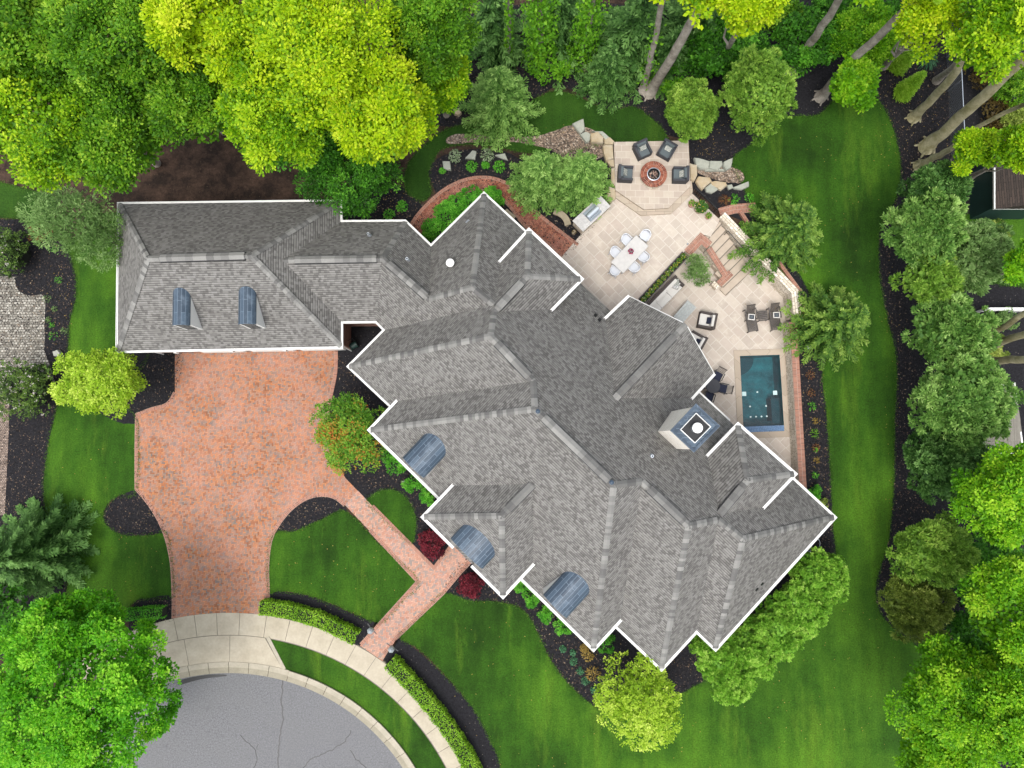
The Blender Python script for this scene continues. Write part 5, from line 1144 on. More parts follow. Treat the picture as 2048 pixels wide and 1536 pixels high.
# clipped cones and iris clump
for u, v, a, lb in ((1813, 118, .9, 'clipped green cone beside the spiky iris clump'), (1822, 170, .95, 'clipped green cone nearest the east lawn'), (1770, 95, .95, 'clipped cone half hidden under the maple leaves')):
    conifer(u, v, 2.6, 13.5, 'hedge', lb, int(u), name='clipped_cone', levels=26, boughs=16, step=.06, droop=.0, up_=0, blade=.11, group='clipped cones', wid=.4, pexp=.7)
plant(1852, 122, 20, 'teal', 'spiky blue-green iris clump between the clipped cones', 131, 'iris_clump', n=110, leaf=.5, h=.5, w_=.07)
# brown brush beyond the fence
for u, v, r, lb in ((1965, 150, 30, 'dry brown brush between wire fence and thick trunk'), (1985, 215, 34, 'dry brown brush under the thick mossy trunk'), (1990, 262, 28, 'dry brown brush just above the dark neighbouring roof')):
    shrub(u, v, .8, r, 'dry', lb, int(u + v), name='dry_brush', rz=.7, leaf=.12, lobes=16, tufts=18, needle=True, core=False)
shrub(2010, 640, .7, 22, 'grey', 'small grey shrub behind the white rail', 140, rz=.5)
shrub(1990, 470, .7, 30, 'olive', 'olive shrub below the dark green neighbouring wall', 141, rz=.6, leaf=.12)
# --- hedges
hedge(smooth([(527, 1211), (560, 1213), (600, 1222), (640, 1234), (680, 1252), (716, 1272)], 2, False), .8, .75, 'hedge', 'clipped hedge between driveway and front walk', 150)
hedge(smooth([(783, 1318), (820, 1355), (860, 1400), (895, 1445), (925, 1490), (950, 1540), (965, 1590)], 2, False), .85, .8, 'hedge', 'long curved hedge running down to the bottom edge', 151)
hedge([(262, 1226), (300, 1222), (334, 1221)], .62, .7, 'box', 'short clipped hedge left of the driveway mouth', 152)
# hedge like mass under the north wing
for i, (u, v, r, lb) in enumerate([(868, 462, 26, 'lowest mound of the bright shrub row inside the brick garden walk'), (890, 432, 27, 'second mound of the shrub row inside the brick garden walk'), (915, 412, 27, 'middle mound of the shrub row inside the brick garden walk'), (945, 400, 26, 'upper mound of the shrub row inside the brick garden walk'), (985, 398, 25, 'mound of the shrub row beyond the north roof corner')]):
    shrub(u, v, .55, r, 'box', lb, 160 + i, rz=.65, leaf=.1, lobes=18, tufts=18, group='shrubs inside the brick garden walk')
# boxwoods along the front
bx = [(798, 928, 19), (831, 964, 18), (860, 988, 17), (782, 908, 18), (1046, 1170, 15), (1066, 1192, 16), (1098, 1224, 17), (1128, 1250, 17), (1213, 1282, 18)]
bl = ['boxwood half under the eave beside the orange tipped tree', 'round boxwood by the small stone below the first wall dormer', 'round boxwood nearest the oval lawn', 'boxwood furthest up the wall, touching the orange tipped tree', 'boxwood in the corner right of the entrance wing', 'second boxwood right of the entrance wing', 'boxwood under the lower wall dormer', 'boxwood nearest the south tip of the lower dormer bay', 'boxwood behind the south roof corner beside the lime green tree']
for i, ((u, v, r), lb) in enumerate(zip(bx, bl)): shrub(u - 4, v + 3, .45, r * 1.15, 'box', lb, 180 + i, name='boxwood', rz=.5, leaf=.075, lobes=12, tufts=18, group='boxwoods along the front wall')
shrub(862, 1085, .7, 26, 'red', 'deep red japanese maple on the left of the entrance walk', 190, name='japanese_maple', rz=.65, leaf=.09, lobes=22, tufts=20, per=7, ry=31)
shrub(942, 1170, .6, 25, 'red', 'deep red japanese maple on the right of the entrance walk', 191, name='japanese_maple', rz=.6, leaf=.09, lobes=22, tufts=20, per=7)
# small round perennials in a line
for i, (u, v, r, lb) in enumerate([(1126, 1297, 7, 'first'), (1146, 1305, 6.5, 'second'), (1147, 1322, 8, 'third'), (1160, 1341, 8, 'fourth'), (1171, 1361, 8.5, 'fifth'), (1187, 1379, 7, 'sixth'), (1200, 1397, 8.5, 'seventh')]):
    plant(u, v, r, 'teal', lb + ' blue-green tuft from the top in the curving row of the front bed', 200 + i, n=90, leaf=.09, h=.22, group='blue-green tufts in the front bed', w_=.5)
for i, (u, v, r, lb) in enumerate([(1175, 1308, 13, 'loose golden shrub just below the roof corner'), (1185, 1345, 15, 'golden brown shrub beside the lime green tree'), (1168, 1295, 8, 'pale dry stalky plant below the roof corner')]):
    plant(u, v, r, 'gold', lb, 210 + i, n=140, leaf=.12, h=.4, group='golden shrubs', w_=.5)
# garden bed by the brick walk
for i, (u, v, r, k, lb) in enumerate([(911, 313, 14, 'hosta', 'variegated white edged hosta left of the flat rocks'), (975, 312, 14, 'hosta', 'variegated white edged hosta between the flat rocks'), (944, 334, 12, 'box', 'leafy green perennial under the flat rocks, leftmost'), (971, 332, 8, 'box', 'smallest leafy perennial between its two neighbours'), (999, 335, 13, 'box', 'leafy green perennial nearest the twin conifers'), (804, 414, 12, 'box', 'round green perennial in the dark bed near the dogwood'), (779, 430, 12, 'box', 'green perennial beside the connector roof'), (885, 343, 6, 'box', 'tiny green plant at the left tip of the rock bed')]):
    plant(u, v, r, k, lb, 220 + i, n=110, leaf=.16, h=.3, w_=.45)
# mulch strip east of the pool
for i, (u, v, r, k, lb) in enumerate([(1619, 750, 9, 'rust', 'topmost rusty plant in the mulch strip east of the pool'), (1621, 786, 9, 'rust', 'second rusty plant from the top east of the pool'), (1622, 813, 9, 'box', 'green plant beside the pool middle in the east strip'), (1629, 842, 6, 'gold', 'thin yellowish plant in the east strip'), (1629, 868, 10, 'ivy', 'yellow-green plant with red tips level with the pool end'), (1631, 896, 8, 'rust', 'reddish plant below the pool in the east strip'), (1630, 899, 5, 'box', 'tiny green sprig touching the reddish plant'), (1632, 920, 6, 'gold', 'sparse plant in the lower east strip'), (1629, 950, 7, 'box', 'green sprig above the round shrubs in the east strip')]):
    plant(u, v, r, k, lb, 240 + i, n=45, leaf=.14, h=.25, w_=.25)
shrub(1629, 984, .35, 13, 'box', 'round shrub at the north east roof edge, upper one', 250, rz=.35, leaf=.08, lobes=10, tufts=14); shrub(1644, 1008, .35, 13, 'olive', 'round shrub at the north east roof edge, lower one', 251, rz=.35, leaf=.08, lobes=10, tufts=14)
plant(1448, 402, 12, 'rust', 'reddish grass clump right of the black hand rail', 252, n=90, leaf=.25, h=.35, w_=.1); plant(1467, 400, 12, 'box', 'green perennial right of the reddish grass clump', 253, n=90, leaf=.15, h=.3); plant(1498, 396, 10, 'box', 'green perennial beside the north hemlock', 254, n=80, leaf=.15, h=.3)
for i, (u, v) in enumerate([(110, 618), (118, 560), (95, 597), (105, 650), (130, 662), (108, 672), (98, 640), (112, 500)]):
    plant(u, v, 6 + (i % 3) * 2, 'box' if i % 2 else 'grey', ['bright low leafy plant on the neighbour side mulch', 'tiny plant high in the mulch strip left of the lawn', 'small plant at the cobble edge above the corner', 'small yellow-green plant low in the left mulch strip', 'blue-green tuft at the lawn edge of the left strip', 'little round plant above the pale rock', 'sparse sprig beside the cobbles', 'small sprig at the top of the left mulch strip'][i], 260 + i, n=40, leaf=.12, h=.15)
# flowers in the trough
rr5 = random.Random(5)
for i in range(11):
    f = (i + .5) / 11; p = ta.lerp(tb, f); o = plant(0, 0, 5.5, 'flower', ['yellow and white flowers at the upper end of the trough', 'flowering plant near the upper end of the trough', 'third flowering plant from the top of the trough', 'fourth flowering plant from the top of the trough', 'fifth flowering plant from the top of the trough', 'flowering plant in the middle of the trough', 'seventh flowering plant from the top of the trough', 'eighth flowering plant from the top of the trough', 'ninth flowering plant from the top of the trough', 'second flowering plant from the lower end of the trough', 'flowering plant at the lower end of the trough by the roof'][i], 280 + i, 'flowering_plant', 'flowers in the long trough', n=130, leaf=.09, h=.22, w_=.6)
    o.location = (p.x, p.y, .06)
# little tree in the sunken corner
tree(1394, 541, .3, 25, .9, 'grey', 'little grey-green tree in the sunken corner by the brick capped wall', 295, name='olive_tree', leaf=.12, lobes=16, tufts=18, per=8, base=(1388, 549), needle=True)
# ------------------------------------------------------------ terrace furniture and small things
def head(u0, v0, u1, v1, z=0):
    a, b = P(u0, v0, z), P(u1, v1, z); return math.atan2(b.y - a.y, b.x - a.x)
# dining table (local x = long axis)
q = [P(u, v, .76) for u, v in ((1223, 524), (1273, 470), (1296, 493.5), (1246, 546))]
c = sum(q, Vector()) / 4; rzt = math.atan2((q[1] - q[0]).y, (q[1] - q[0]).x); LT = (q[1] - q[0]).length; WT = (q[2] - q[1]).length
t = empty('dining_table', (c.x, c.y, .03), rzt, 'long pale rectangular dining table on the upper terrace', 'table')
g = MB(); g.box(-LT / 2, LT / 2, -WT / 2, WT / 2, .70, .75); g.build('tabletop', M['table_top'], t)
for sx in (-1, 1):
    for sy in (-1, 1): g = MB(); g.box(sx * (LT / 2 - .1) - .04, sx * (LT / 2 - .1) + .04, sy * (WT / 2 - .1) - .04, sy * (WT / 2 - .1) + .04, 0, .70); g.build('leg', M['plastic_white'], t)
o = empty('flower_vase', (P(1261, 504, .9).x, P(1261, 504, .9).y, .78), 0, 'vase of pink flowers in the middle of the dining table', 'vase')
g = MB(); g.lathe([(0, 0), (.06, 0), (.08, .1), (.05, .18)], (0, 0, 0), 14); g.build('vase', M['plastic_white'], o)
rg = np.random.default_rng(3); n = 90; d = unit(rg.normal(size=(n, 3)) + [0, 0, .6]); leaf_mesh('bouquet', d * .15 + [0, 0, .26], d, unit(d + rg.normal(0, .5, (n, 3))), .09, .07, rg.random(n), M['lf_pink'], o)
def dining_chair(label):
    """rounded tub chair; local +x points to the front"""
    t = empty('dining_chair', label=label, cat='chair', group='white dining chairs round the long table')
    g = MB(); g.prism(smooth([(-.24, -.25), (.24, -.26), (.27, 0), (.24, .26), (-.24, .25), (-.3, 0)], 4), .40, .5, 0); g.build('seat', M['cush_pale'], t)
    g = MB(); ar = [(-.30 * math.cos(math.radians(a)) - .02 if abs(a) < 90 else 0, .31 * math.sin(math.radians(a))) for a in range(-90, 91, 15)]; ar = [(.24, -.31)] + ar + [(.24, .31)]
    g.ribbon(ar, -.018, .018, [.62] + [.62 + .16 * math.cos(math.radians(a)) for a in range(-90, 91, 15)] + [.62], [.66] + [.66 + .2 * math.cos(math.radians(a)) for a in range(-90, 91, 15)] + [.66]); g.build('arm_rail', M['plastic_white'], t)
    g = MB(); g.ribbon(ar[3:-3], -.01, .01, .45, .74); g.build('backrest', M['cush_pale'], t)
    for sx, sy in ((1, 1), (1, -1), (-1, 1), (-1, -1)): g = MB(); g.beam((sx * .22, sy * .24, .64 if sx > 0 else .42), (sx * .25, sy * .29, 0), .035, .035); g.build('leg', M['plastic_white'], t)
    return t
ch = [(1252, 480, 1, 'white chair on the upper left side of the long table, upper one'), (1230, 505, 1, 'white chair on the left side of the long table, lower one'), (1229, 543, 2, 'white chair at the lower end of the long table'), (1290, 472, 3, 'white chair at the upper end of the long table'), (1287, 515, 0, 'white chair on the right side of the long table, upper one'), (1268, 536, 0, 'white chair on the right side of the long table, lower one')]
c0 = None; ndir = rzt + math.pi / 2
for u, v, s, lb in ch:
    p = P(u, v, .5); rot = {0: rzt + math.pi / 2, 1: rzt - math.pi / 2, 2: rzt + .15, 3: rzt + math.pi + .2}[s]
    if c0 is None: c0 = dining_chair(lb); c0.location = (p.x, p.y, .03); c0.rotation_euler = (0, 0, rot)
    else: dup(c0, (p.x, p.y, .03), rot, lb)
# fire pit
p = P(1307, 349, FZ + .35); fp = empty('fire_pit', (p.x, p.y, FZ), 0, 'round red brick fire pit in the middle of the upper terrace', 'fire pit')
g = MB(); n = 44
for k in range(n):
    a0, a1 = 2 * math.pi * (k + .06) / n, 2 * math.pi * (k + .94) / n; tn = rnd.random()
    for r0, r1, zz in ((.42, .62, .43), (.635, .83, .425)):
        q = [(r0 * math.cos(a0), r0 * math.sin(a0)), (r1 * math.cos(a0), r1 * math.sin(a0)), (r1 * math.cos(a1), r1 * math.sin(a1)), (r0 * math.cos(a1), r0 * math.sin(a1))]
        g.prism(q, .36, zz + rnd.uniform(0, .006), t=rnd.random())
g.build('brick_cap', tone_mat('fire_brick', [(0, '#5c3227'), (.5, '#7a4636'), (1, '#8f5a46')]), fp)
g = MB(); g.lathe([(.80, 0), (.80, .40), (.43, .40), (.43, 0)], (0, 0, 0), 40); g.build('brick_ring', M['stone_wall'], fp)
g = MB(); g.lathe([(.42, .44), (.385, .45), (.37, .40), (.37, .2), (0, .2)], (0, 0, 0), 36); g.build('liner', M['dark'], fp)
g = MB(); g.lathe([(.42, .445), (.385, .455), (.37, .43)], (0, 0, 0), 36); g.build('steel_rim', M['steel_light'], fp)
g = MB()
for k in range(46):
    a = rnd.uniform(0, 6.28); r = .27 * math.sqrt(rnd.random()); s = rnd.uniform(.03, .06); g.lathe([(0, -s), (s, 0), (0, s * .8)], (r * math.cos(a), r * math.sin(a), .25 + rnd.uniform(0, .08)), 5, a0=rnd.random(), a1=rnd.random() + 6.28)
g.build('fire_glass', M['lava'], fp, merge=True)
def club_chair(label, group, wick, cush, pil, S=1.0, w_=.92, dp=.92):
    t = empty('club_chair', label=label, cat='armchair', group=group); a = .13
    g = MB(); g.prism(smooth([(-dp / 2, -w_ / 2 + .04), (-dp / 2 + .03, -w_ / 2), (dp / 2, -w_ / 2), (dp / 2, w_ / 2), (-dp / 2 + .03, w_ / 2), (-dp / 2, w_ / 2 - .04)], 1), .03, .33); g.build('base', wick, t)
    for s in (-1, 1): g = MB(); g.box(-dp / 2 + .16, dp / 2, s * w_ / 2 - (a if s > 0 else 0), s * w_ / 2 + (a if s < 0 else 0), .33, .6); g.build('arm', wick, t)
    g = MB(); g.ribbon([(-dp / 2 + .07, w_ / 2), (-dp / 2 + .07, -w_ / 2)], -.09, .09, .33, .78); g.build('backrest', wick, t)
    g = MB(); g.box(-dp / 2 + .34, dp / 2 - .03, -w_ / 2 + a + .01, w_ / 2 - a - .01, .33, .47); g.build('seat_cushion', cush, t)
    g = MB(); Mx = Matrix.Translation((-dp / 2 + .25, 0, .62)) @ Matrix.Rotation(-.22, 4, 'Y'); g.box(-.08, .08, -w_ / 2 + a + .02, w_ / 2 - a - .02, -.17, .2, Mx); g.build('back_cushion', cush, t)
    if pil:
        g = MB(); Mx = Matrix.Translation((-dp / 2 + .42, .02, .62)) @ Matrix.Rotation(-.75, 4, 'Y'); prof = smooth([(-.05, 0), (0, 0)], 2); g.box(-.05, .05, -.2, .2, -.15, .15, Mx); g.build('pillow', pil, t)
    return t
pil = tile_mat('pillow_print', ['#b7b5ab', '#c9c7c0', '#8d8f86'], '#6f736d', .11, .07, .02, uv=True)
k0 = None
for u, v, fu, fv, lb in ((1285, 299, 1303, 335, 'dark wicker armchair at the upper left of the fire pit'), (1334, 300, 1313, 335, 'dark wicker armchair at the upper right of the fire pit'), (1251, 347, 1290, 349, 'dark wicker armchair left of the fire pit'), (1361, 349, 1320, 348, 'dark wicker armchair right of the fire pit')):
    p = P(u, v, FZ + .45); rot = head(u, v, fu, fv)
    if k0 is None: k0 = club_chair(lb, 'dark wicker armchairs round the fire pit', M['wicker'], M['cush_grey'], pil); k0.location = (p.x, p.y, FZ + .005); k0.rotation_euler = (0, 0, rot)
    else: dup(k0, (p.x, p.y, FZ + .005), rot, lb)
# lower lounge
for i, (u, v, rot, lb) in enumerate(((1414, 641, math.radians(180) + math.radians(-12), 'brown wicker armchair with off-white cushions facing the sofa'), (1392, 683, math.radians(150), 'brown wicker armchair half hidden by the roof edge'))):
    p = P(u, v, LOW + .45); a = club_chair(lb, 'brown wicker lounge chairs', M['wicker_brown'], M['cush_white'], M['cush_navy'], w_=1.02, dp=1.02); a.location = (p.x, p.y, LOW + .005); a.rotation_euler = (0, 0, rot)
sx0, sx1 = P(1359, 562, LOW + .4), P(1290, 633, LOW + .4); sc_ = (sx0 + sx1) / 2; rs = math.atan2((sx1 - sx0).y, (sx1 - sx0).x); LS = (sx1 - sx0).length
t = empty('sofa', (sc_.x, sc_.y, LOW + .005), rs, 'long brown wicker sofa with off-white cushions under the flower trough', 'sofa')
# local x runs down along the sofa; the front faces local +y (towards the coffee table)
fs = 1 if (Vector((math.cos(rs + math.pi / 2), math.sin(rs + math.pi / 2))).dot((P(1370, 625, LOW) - sc_).to_2d()) > 0) else -1
def ybox(g, x0, x1, y0, y1, z0, z1): g.box(x0, x1, min(y0 * fs, y1 * fs), max(y0 * fs, y1 * fs), z0, z1)
g = MB(); ybox(g, -LS / 2, LS / 2, -.45, .42, .03, .33); g.build('base', M['wicker_brown'], t)
g = MB(); ybox(g, -LS / 2, LS / 2, -.47, -.3, .33, .74); g.build('backrest', M['wicker_brown'], t)
for s in (-1, 1): g = MB(); x = s * (LS / 2 - .09); ybox(g, x - .09, x + .09, -.3, .42, .33, .58); g.build('arm', M['wicker_brown'], t)
for k in range(3):
    g = MB(); x0 = -LS / 2 + .2 + k * (LS - .4) / 3; ybox(g, x0 + .01, x0 + (LS - .4) / 3 - .01, -.1, .41, .33, .47); g.build('seat_cushion', M['cush_white'], t)
    g = MB(); ybox(g, x0 + .01, x0 + (LS - .4) / 3 - .01, -.29, -.1, .4, .78); g.build('back_cushion', M['cush_white'], t)
dots = new_mat('dotted_fabric'); m, tt, b = dots; v_ = N(tt, 'ShaderNodeTexVoronoi', i_Scale=14.0, voronoi_dimensions='2D'); v_.inputs['Randomness'].default_value = .3; L(tt, coords(tt, 'UV'), v_.inputs['Vector']); L(tt, ramp(tt, v_.outputs['Distance'], [(.33, '#1b1f2c'), (.36, '#c9c8c4')], 'CONSTANT'), b.inputs['Base Color'])
for nm, x, y, mt, lb, an in (('throw_pillow', -LS / 2 + .42, .02, m, 'black dotted white pillow on the sofa', .3), ('throw_pillow', -LS / 2 + .3, -.12, pil, 'grey patterned pillow leaning in the sofa corner', .7)):
    w0 = Matrix.Translation((sc_.x, sc_.y, LOW)) @ Matrix.Rotation(rs, 4, 'Z') @ Vector((x, y * fs, .56)); g = MB(); Mx = Matrix.Rotation(rs + an, 4, 'Z') @ Matrix.Rotation(.35, 4, 'X'); g.box(-.22, .22, -.22, .22, -.05, .06, Mx); o = g.build(nm, mt); o.location = w0; tag(o, lb, 'pillow')
q = [P(u, v, LOW + .4) for u, v in ((1374, 601), (1393, 614), (1367, 646.5), (1346, 633.5))]; c = sum(q, Vector()) / 4; ra = math.atan2((q[3] - q[0]).y, (q[3] - q[0]).x); l_, w_ = (q[3] - q[0]).length, (q[1] - q[0]).length
t = empty('coffee_table', (c.x, c.y, LOW + .005), ra, 'low grey slatted coffee table between sofa and armchair', 'table'); g = MB()
for k in range(5): g.box(-l_ / 2, l_ / 2, -w_ / 2 + k * w_ / 5 + .008, -w_ / 2 + (k + 1) * w_ / 5 - .008, .36, .4)
g.build('slatted_top', M['wood_grey'], t)
for sx in (-1, 1):
    for sy in (-1, 1): g = MB(); g.box(sx * (l_ / 2 - .08) - .04, sx * (l_ / 2 - .08) + .04, sy * (w_ / 2 - .08) - .04, sy * (w_ / 2 - .08) + .04, 0, .36); g.build('leg', M['wood_grey'], t)
# steamer loungers with a table between
def lounger(label):
    t = empty('lounge_chair', label=label, cat='lounger', group='slatted wooden loungers')
    g = MB()   # local x: from head (-) to foot (+)
    for k in range(15): g.box(-.28 + k * .075, -.28 + k * .075 + .058, -.27, .27, .33, .35)
    g.build('seat_slats', M['wood_dark'], t)
    g = MB(); Mx = Matrix.Translation((-.3, 0, .34)) @ Matrix.Rotation(math.radians(48), 4, 'Y') @ Matrix.Scale(-1, 4, (1, 0, 0))
    Mx = Matrix.Translation((-.3, 0, .34)) @ Matrix.Rotation(math.radians(-132), 4, 'Y')
    for k in range(7): g.box(.02, .72, -.26 + k * .078, -.26 + k * .078 + .05, -.01, .01, Mx)
    g.box(.68, .74, -.28, .28, -.02, .02, Mx); g.build('backrest', M['wood_dark'], t)
    for s in (-1, 1):
        g = MB(); g.box(-.32, .85, s * .3 - .02, s * .3 + .02, .3, .36); g.build('side_rail', M['wood_dark'], t)
        g = MB(); g.box(-.62, .12, s * .34 - .035, s * .34 + .035, .55, .58); g.box(.05, .1, s * .32 - .02, s * .32 + .02, 0, .55); g.box(-.6, -.55, s * .32 - .02, s * .32 + .02, 0, .55); g.build('armrest', M['wood_dark'], t)
        g = MB(); g.box(.8, .85, s * .3 - .025, s * .3 + .025, 0, .3); g.build('leg', M['wood_dark'], t)
    return t
lg = lounger('dark slatted wooden lounger, the left of the two facing the pool')
def place(o, u, v, z, rot, zb=None): p = P(u, v, z); o.location = (p.x, p.y, zb if zb is not None else z); o.rotation_euler = (0, 0, rot)
place(lg, 1502, 637, LOW + .35, head(1500, 630, 1507, 665), LOW + .005)
p = P(1549, 634, LOW + .35); lg2 = dup(lg, (p.x, p.y, LOW + .005), head(1549, 630, 1555, 665), 'dark slatted wooden lounger nearest the stone wall')
frm = tile_mat('bordered_pillow', ['#c9ccd0', '#d2d4d6'], '#1a2740', .5, .5, .03, uv=True)
for (u, v), lb, rr_ in (((1503, 634), 'white pillow with navy centre on the left lounger', 0), ((1553, 630), 'white pillow with navy centre on the right lounger', .1)):
    w0 = P(u, v, LOW + .5); t = empty('square_pillow', (w0.x, w0.y, LOW + .48), -.1 + rr_, lb, 'pillow', 'pillows on the loungers'); g = MB(); g.box(-.21, .21, -.19, .19, -.05, .04); g.build('cover', M['cush_white'], t); g = MB(); g.box(-.15, .15, -.13, .13, .042, .046); g.box(-.09, .09, -.08, .08, .047, .05, m=1); g.build('printed_centre', [M['cush_navy'], M['cush_grey']], t)
w0 = P(1526, 632, LOW + .4); t = empty('side_table', (w0.x, w0.y, LOW + .005), head(1526, 632, 1530, 660), 'small dark slatted table between the two loungers', 'table'); g = MB()
for k in range(6): g.box(-.33 + k * .11, -.33 + k * .11 + .09, -.3, .3, .38, .41)
g.build('slatted_top', M['wood_dark'], t)
for sx in (-1, 1):
    for sy in (-1, 1): g = MB(); g.box(sx * .28 - .02, sx * .28 + .02, sy * .26 - .02, sy * .26 + .02, 0, .38); g.build('leg', M['wood_dark'], t)
# round table and chairs
w0 = P(1426, 772, LOW + .72); t = empty('round_table', (w0.x, w0.y, LOW + .005), 0, 'round dark metal table by the roof corner near the pool', 'table')
g = MB(); g.lathe([(0, .74), (.44, .74), (.46, .72), (.44, .7), (0, .7)], n=36); g.build('tabletop', M['wicker'], t)
g = MB(); g.lathe([(.03, .745), (.03, .75), (0, .75)], n=10); g.build('umbrella_plug', M['dark'], t)
for k in range(4): g = MB(); a = k * 1.57 + .4; g.beam((.35 * math.cos(a), .35 * math.sin(a), 0), (.3 * math.cos(a), .3 * math.sin(a), .7), .035, .035); g.build('leg', M['dark'], t)
def patio_chair(label):
    t = empty('patio_chair', label=label, cat='chair', group='dark chairs round the round table')
    g = MB(); g.box(-.24, .26, -.24, .24, .42, .48); g.build('seat_cushion', M['cush_navy'], t)
    g = MB(); g.box(-.26, .28, -.27, -.25, .36, .42); g.box(-.26, .28, .25, .27, .36, .42); g.box(.26, .28, -.25, .25, .36, .42); g.box(-.26, -.24, -.25, .25, .36, .42); g.build('frame', M['dark'], t)
    g = MB(); Mx = Matrix.Translation((-.26, 0, .45)) @ Matrix.Rotation(math.radians(-118), 4, 'Y')
    for k in range(7): g.box(.02, .5, -.25 + k * .078, -.25 + k * .078 + .03, -.01, .01, Mx)
    g.box(.48, .53, -.28, .28, -.02, .02, Mx); g.build('backrest', M['wood_dark'], t)
    for s in (-1, 1):
        g = MB(); g.box(-.3, .2, s * .3 - .025, s * .3 + .025, .62, .65); g.build('arm', M['dark'], t)
        for x in (-.24, .22): g = MB(); g.box(x - .02, x + .02, s * .28 - .02, s * .28 + .02, 0, .36 if x < 0 else .62); g.build('leg', M['dark'], t)
    return t
k0 = None
for u, v, lb in ((1436, 752, 'dark chair with navy cushion above the round table'), (1446, 777, 'dark chair with navy cushion on the pool side of the round table'), (1419, 793, 'dark chair with navy cushion below the round table'), (1402, 768, 'dark chair tucked under the eave at the round table')):
    p = P(u, v, LOW + .5); rot = head(u, v, 1426, 772)
    if k0 is None: k0 = patio_chair(lb); k0.location = (p.x, p.y, LOW + .005); k0.rotation_euler = (0, 0, rot)
    else: dup(k0, (p.x, p.y, LOW + .005), rot, lb)
# grill island
q = [P(u, v, .95) for u, v in ((1145.5, 442.5), (1199, 393), (1220.5, 408), (1167, 464))]; c = sum(q, Vector()) / 4; ra = math.atan2((q[1] - q[0]).y, (q[1] - q[0]).x); l_ = ((q[1] - q[0]).length + (q[2] - q[3]).length) / 2; w_ = (q[3] - q[0]).length
t = empty('grill_island', (c.x, c.y, .025), ra, 'outdoor grill island with speckled white counter beside the terrace', 'grill')
g = MB(); g.box(-l_ / 2 + .06, l_ / 2 - .06, -w_ / 2 + .06, w_ / 2 - .06, 0, .88); g.build('stone_base', M['stone_wall'], t)
g = MB(); g.box(-l_ / 2, l_ / 2, -w_ / 2, w_ / 2, .88, .93); g.build('countertop', M['granite'], t)
g = MB(); g.box(-.42, .5, -w_ / 2 + .1, w_ / 2 - .12, .93, 1.02); gb = g.build('grill', M['steel'], t)
g = MB(); n = 10; prev = None
for k in range(n + 1):
    a = math.pi * k / n; y, z = .19 * math.cos(a) - .02, 1.02 + .2 * math.sin(a)
    if prev: g.face([(-.4, prev[0], prev[1]), (-.4, y, z), (.48, y, z), (.48, prev[0], prev[1])])
    prev = (y, z)
g.build('hood', M['steel_light'], gb, smooth=True); g = MB(); g.tube([(-.36, -.26, 1.1), (.44, -.26, 1.1)], .018, 8); g.build('handle', M['steel_light'], gb)
# curved and straight stone benches
bc = P(1100, 452, .42); t = empty('curved_bench', (bc.x, bc.y, 0), 0, 'curved stone bench under the twin conifers', 'bench')
ar = [P(u, v, .42) - bc for u, v in smooth([(1108, 422), (1122, 428), (1132, 438), (1136, 450)], 5, False)]
g = MB(); g.ribbon([(a.x, a.y) for a in ar], -.2, .2, .36, .44); g.build('seat', M['bench_stone'], t)
for i in (2, -3): a = ar[i]; g = MB(); g.lathe([(.13, 0), (.1, .18), (.13, .36)], (a.x, a.y, 0), 10); g.build('leg', M['bench_stone'], t)
bc = P(1019, 429, .42); t = empty('stone_bench', (bc.x, bc.y, 0), head(1012, 423, 1027, 436), 'small straight stone bench beside the garden walk', 'bench'); g = MB(); g.box(-.38, .38, -.17, .17, .36, .44); g.build('seat', M['bench_stone'], t)
for s in (-1, 1): g = MB(); g.box(s * .28 - .06, s * .28 + .06, -.13, .13, 0, .36); g.build('leg', M['bench_stone'], t)
# pots
def pot(u, v, r, h_, mat, label, kind='box', n=90, seed=1, z=.025, name='plant_pot', leaf=.12):
    p = P(u, v, h_); R = r * H / FPX; t = empty(name, (p.x, p.y, z), 0, label, 'plant pot')
    g = MB(); g.lathe([(0, 0), (R * .65, 0), (R * .95, h_ * .8), (R, h_), (R * .86, h_), (R * .84, h_ * .85), (0, h_ * .85)], n=22); g.build('pot', mat, t)
    rg = np.random.default_rng(seed); az = rg.uniform(0, 6.28, n); rr_ = R * .95 * np.sqrt(rg.random(n)); C = np.stack([rr_ * np.cos(az), rr_ * np.sin(az), h_ * .9 + rg.uniform(.02, .3, n) * (1 - rr_ / R * .5)], 1); D = np.stack([np.cos(az), np.sin(az), .3 + 0 * az], 1)
    leaf_mesh('plant', C, D, unit(np.array([0, 0, 1.]) + rg.normal(0, .5, (n, 3))), leaf, leaf * .5, .4 + rg.normal(0, .2, n), M['lf_' + kind], t); return t
pot(1384, 407, 7.5, .38, M['terracotta'], 'terracotta pot with a small green plant, upper left of three', 'ivy', 50, 1)
pot(1402, 414, 14, .55, M['planter_stone'], 'large cast stone urn filled with leaves and yellow flowers', 'flower', 260, 2, leaf=.15)
pot(1417, 432, 6.5, .32, M['terracotta'], 'small pot with a green plant, lowest of the three', 'ivy', 45, 3)
pot(1148, 464, 4.5, .4, M['bench_stone'], 'small stone pot beside the grill island', 'dry', 14, 4, 0)
tr = P(1600, 610, .3); t = empty('window_box', (tr.x, tr.y, 0), 0, 'black planter box with white and yellow flowers behind the stone wall', 'planter'); g = MB(); g.box(-.17, .17, -.85, .85, 0, .34); g.build('box', M['dark'], t)
rg = np.random.default_rng(9); n = 420; C = np.stack([rg.uniform(-.18, .18, n), rg.uniform(-.85, .85, n), .36 + rg.uniform(0, .2, n)], 1); leaf_mesh('flowers', C, rg.normal(size=(n, 3)), unit(rg.normal(0, .5, (n, 3)) + [0, 0, 1]), .11, .07, rg.random(n) * 1.1, M['lf_flower'], t)
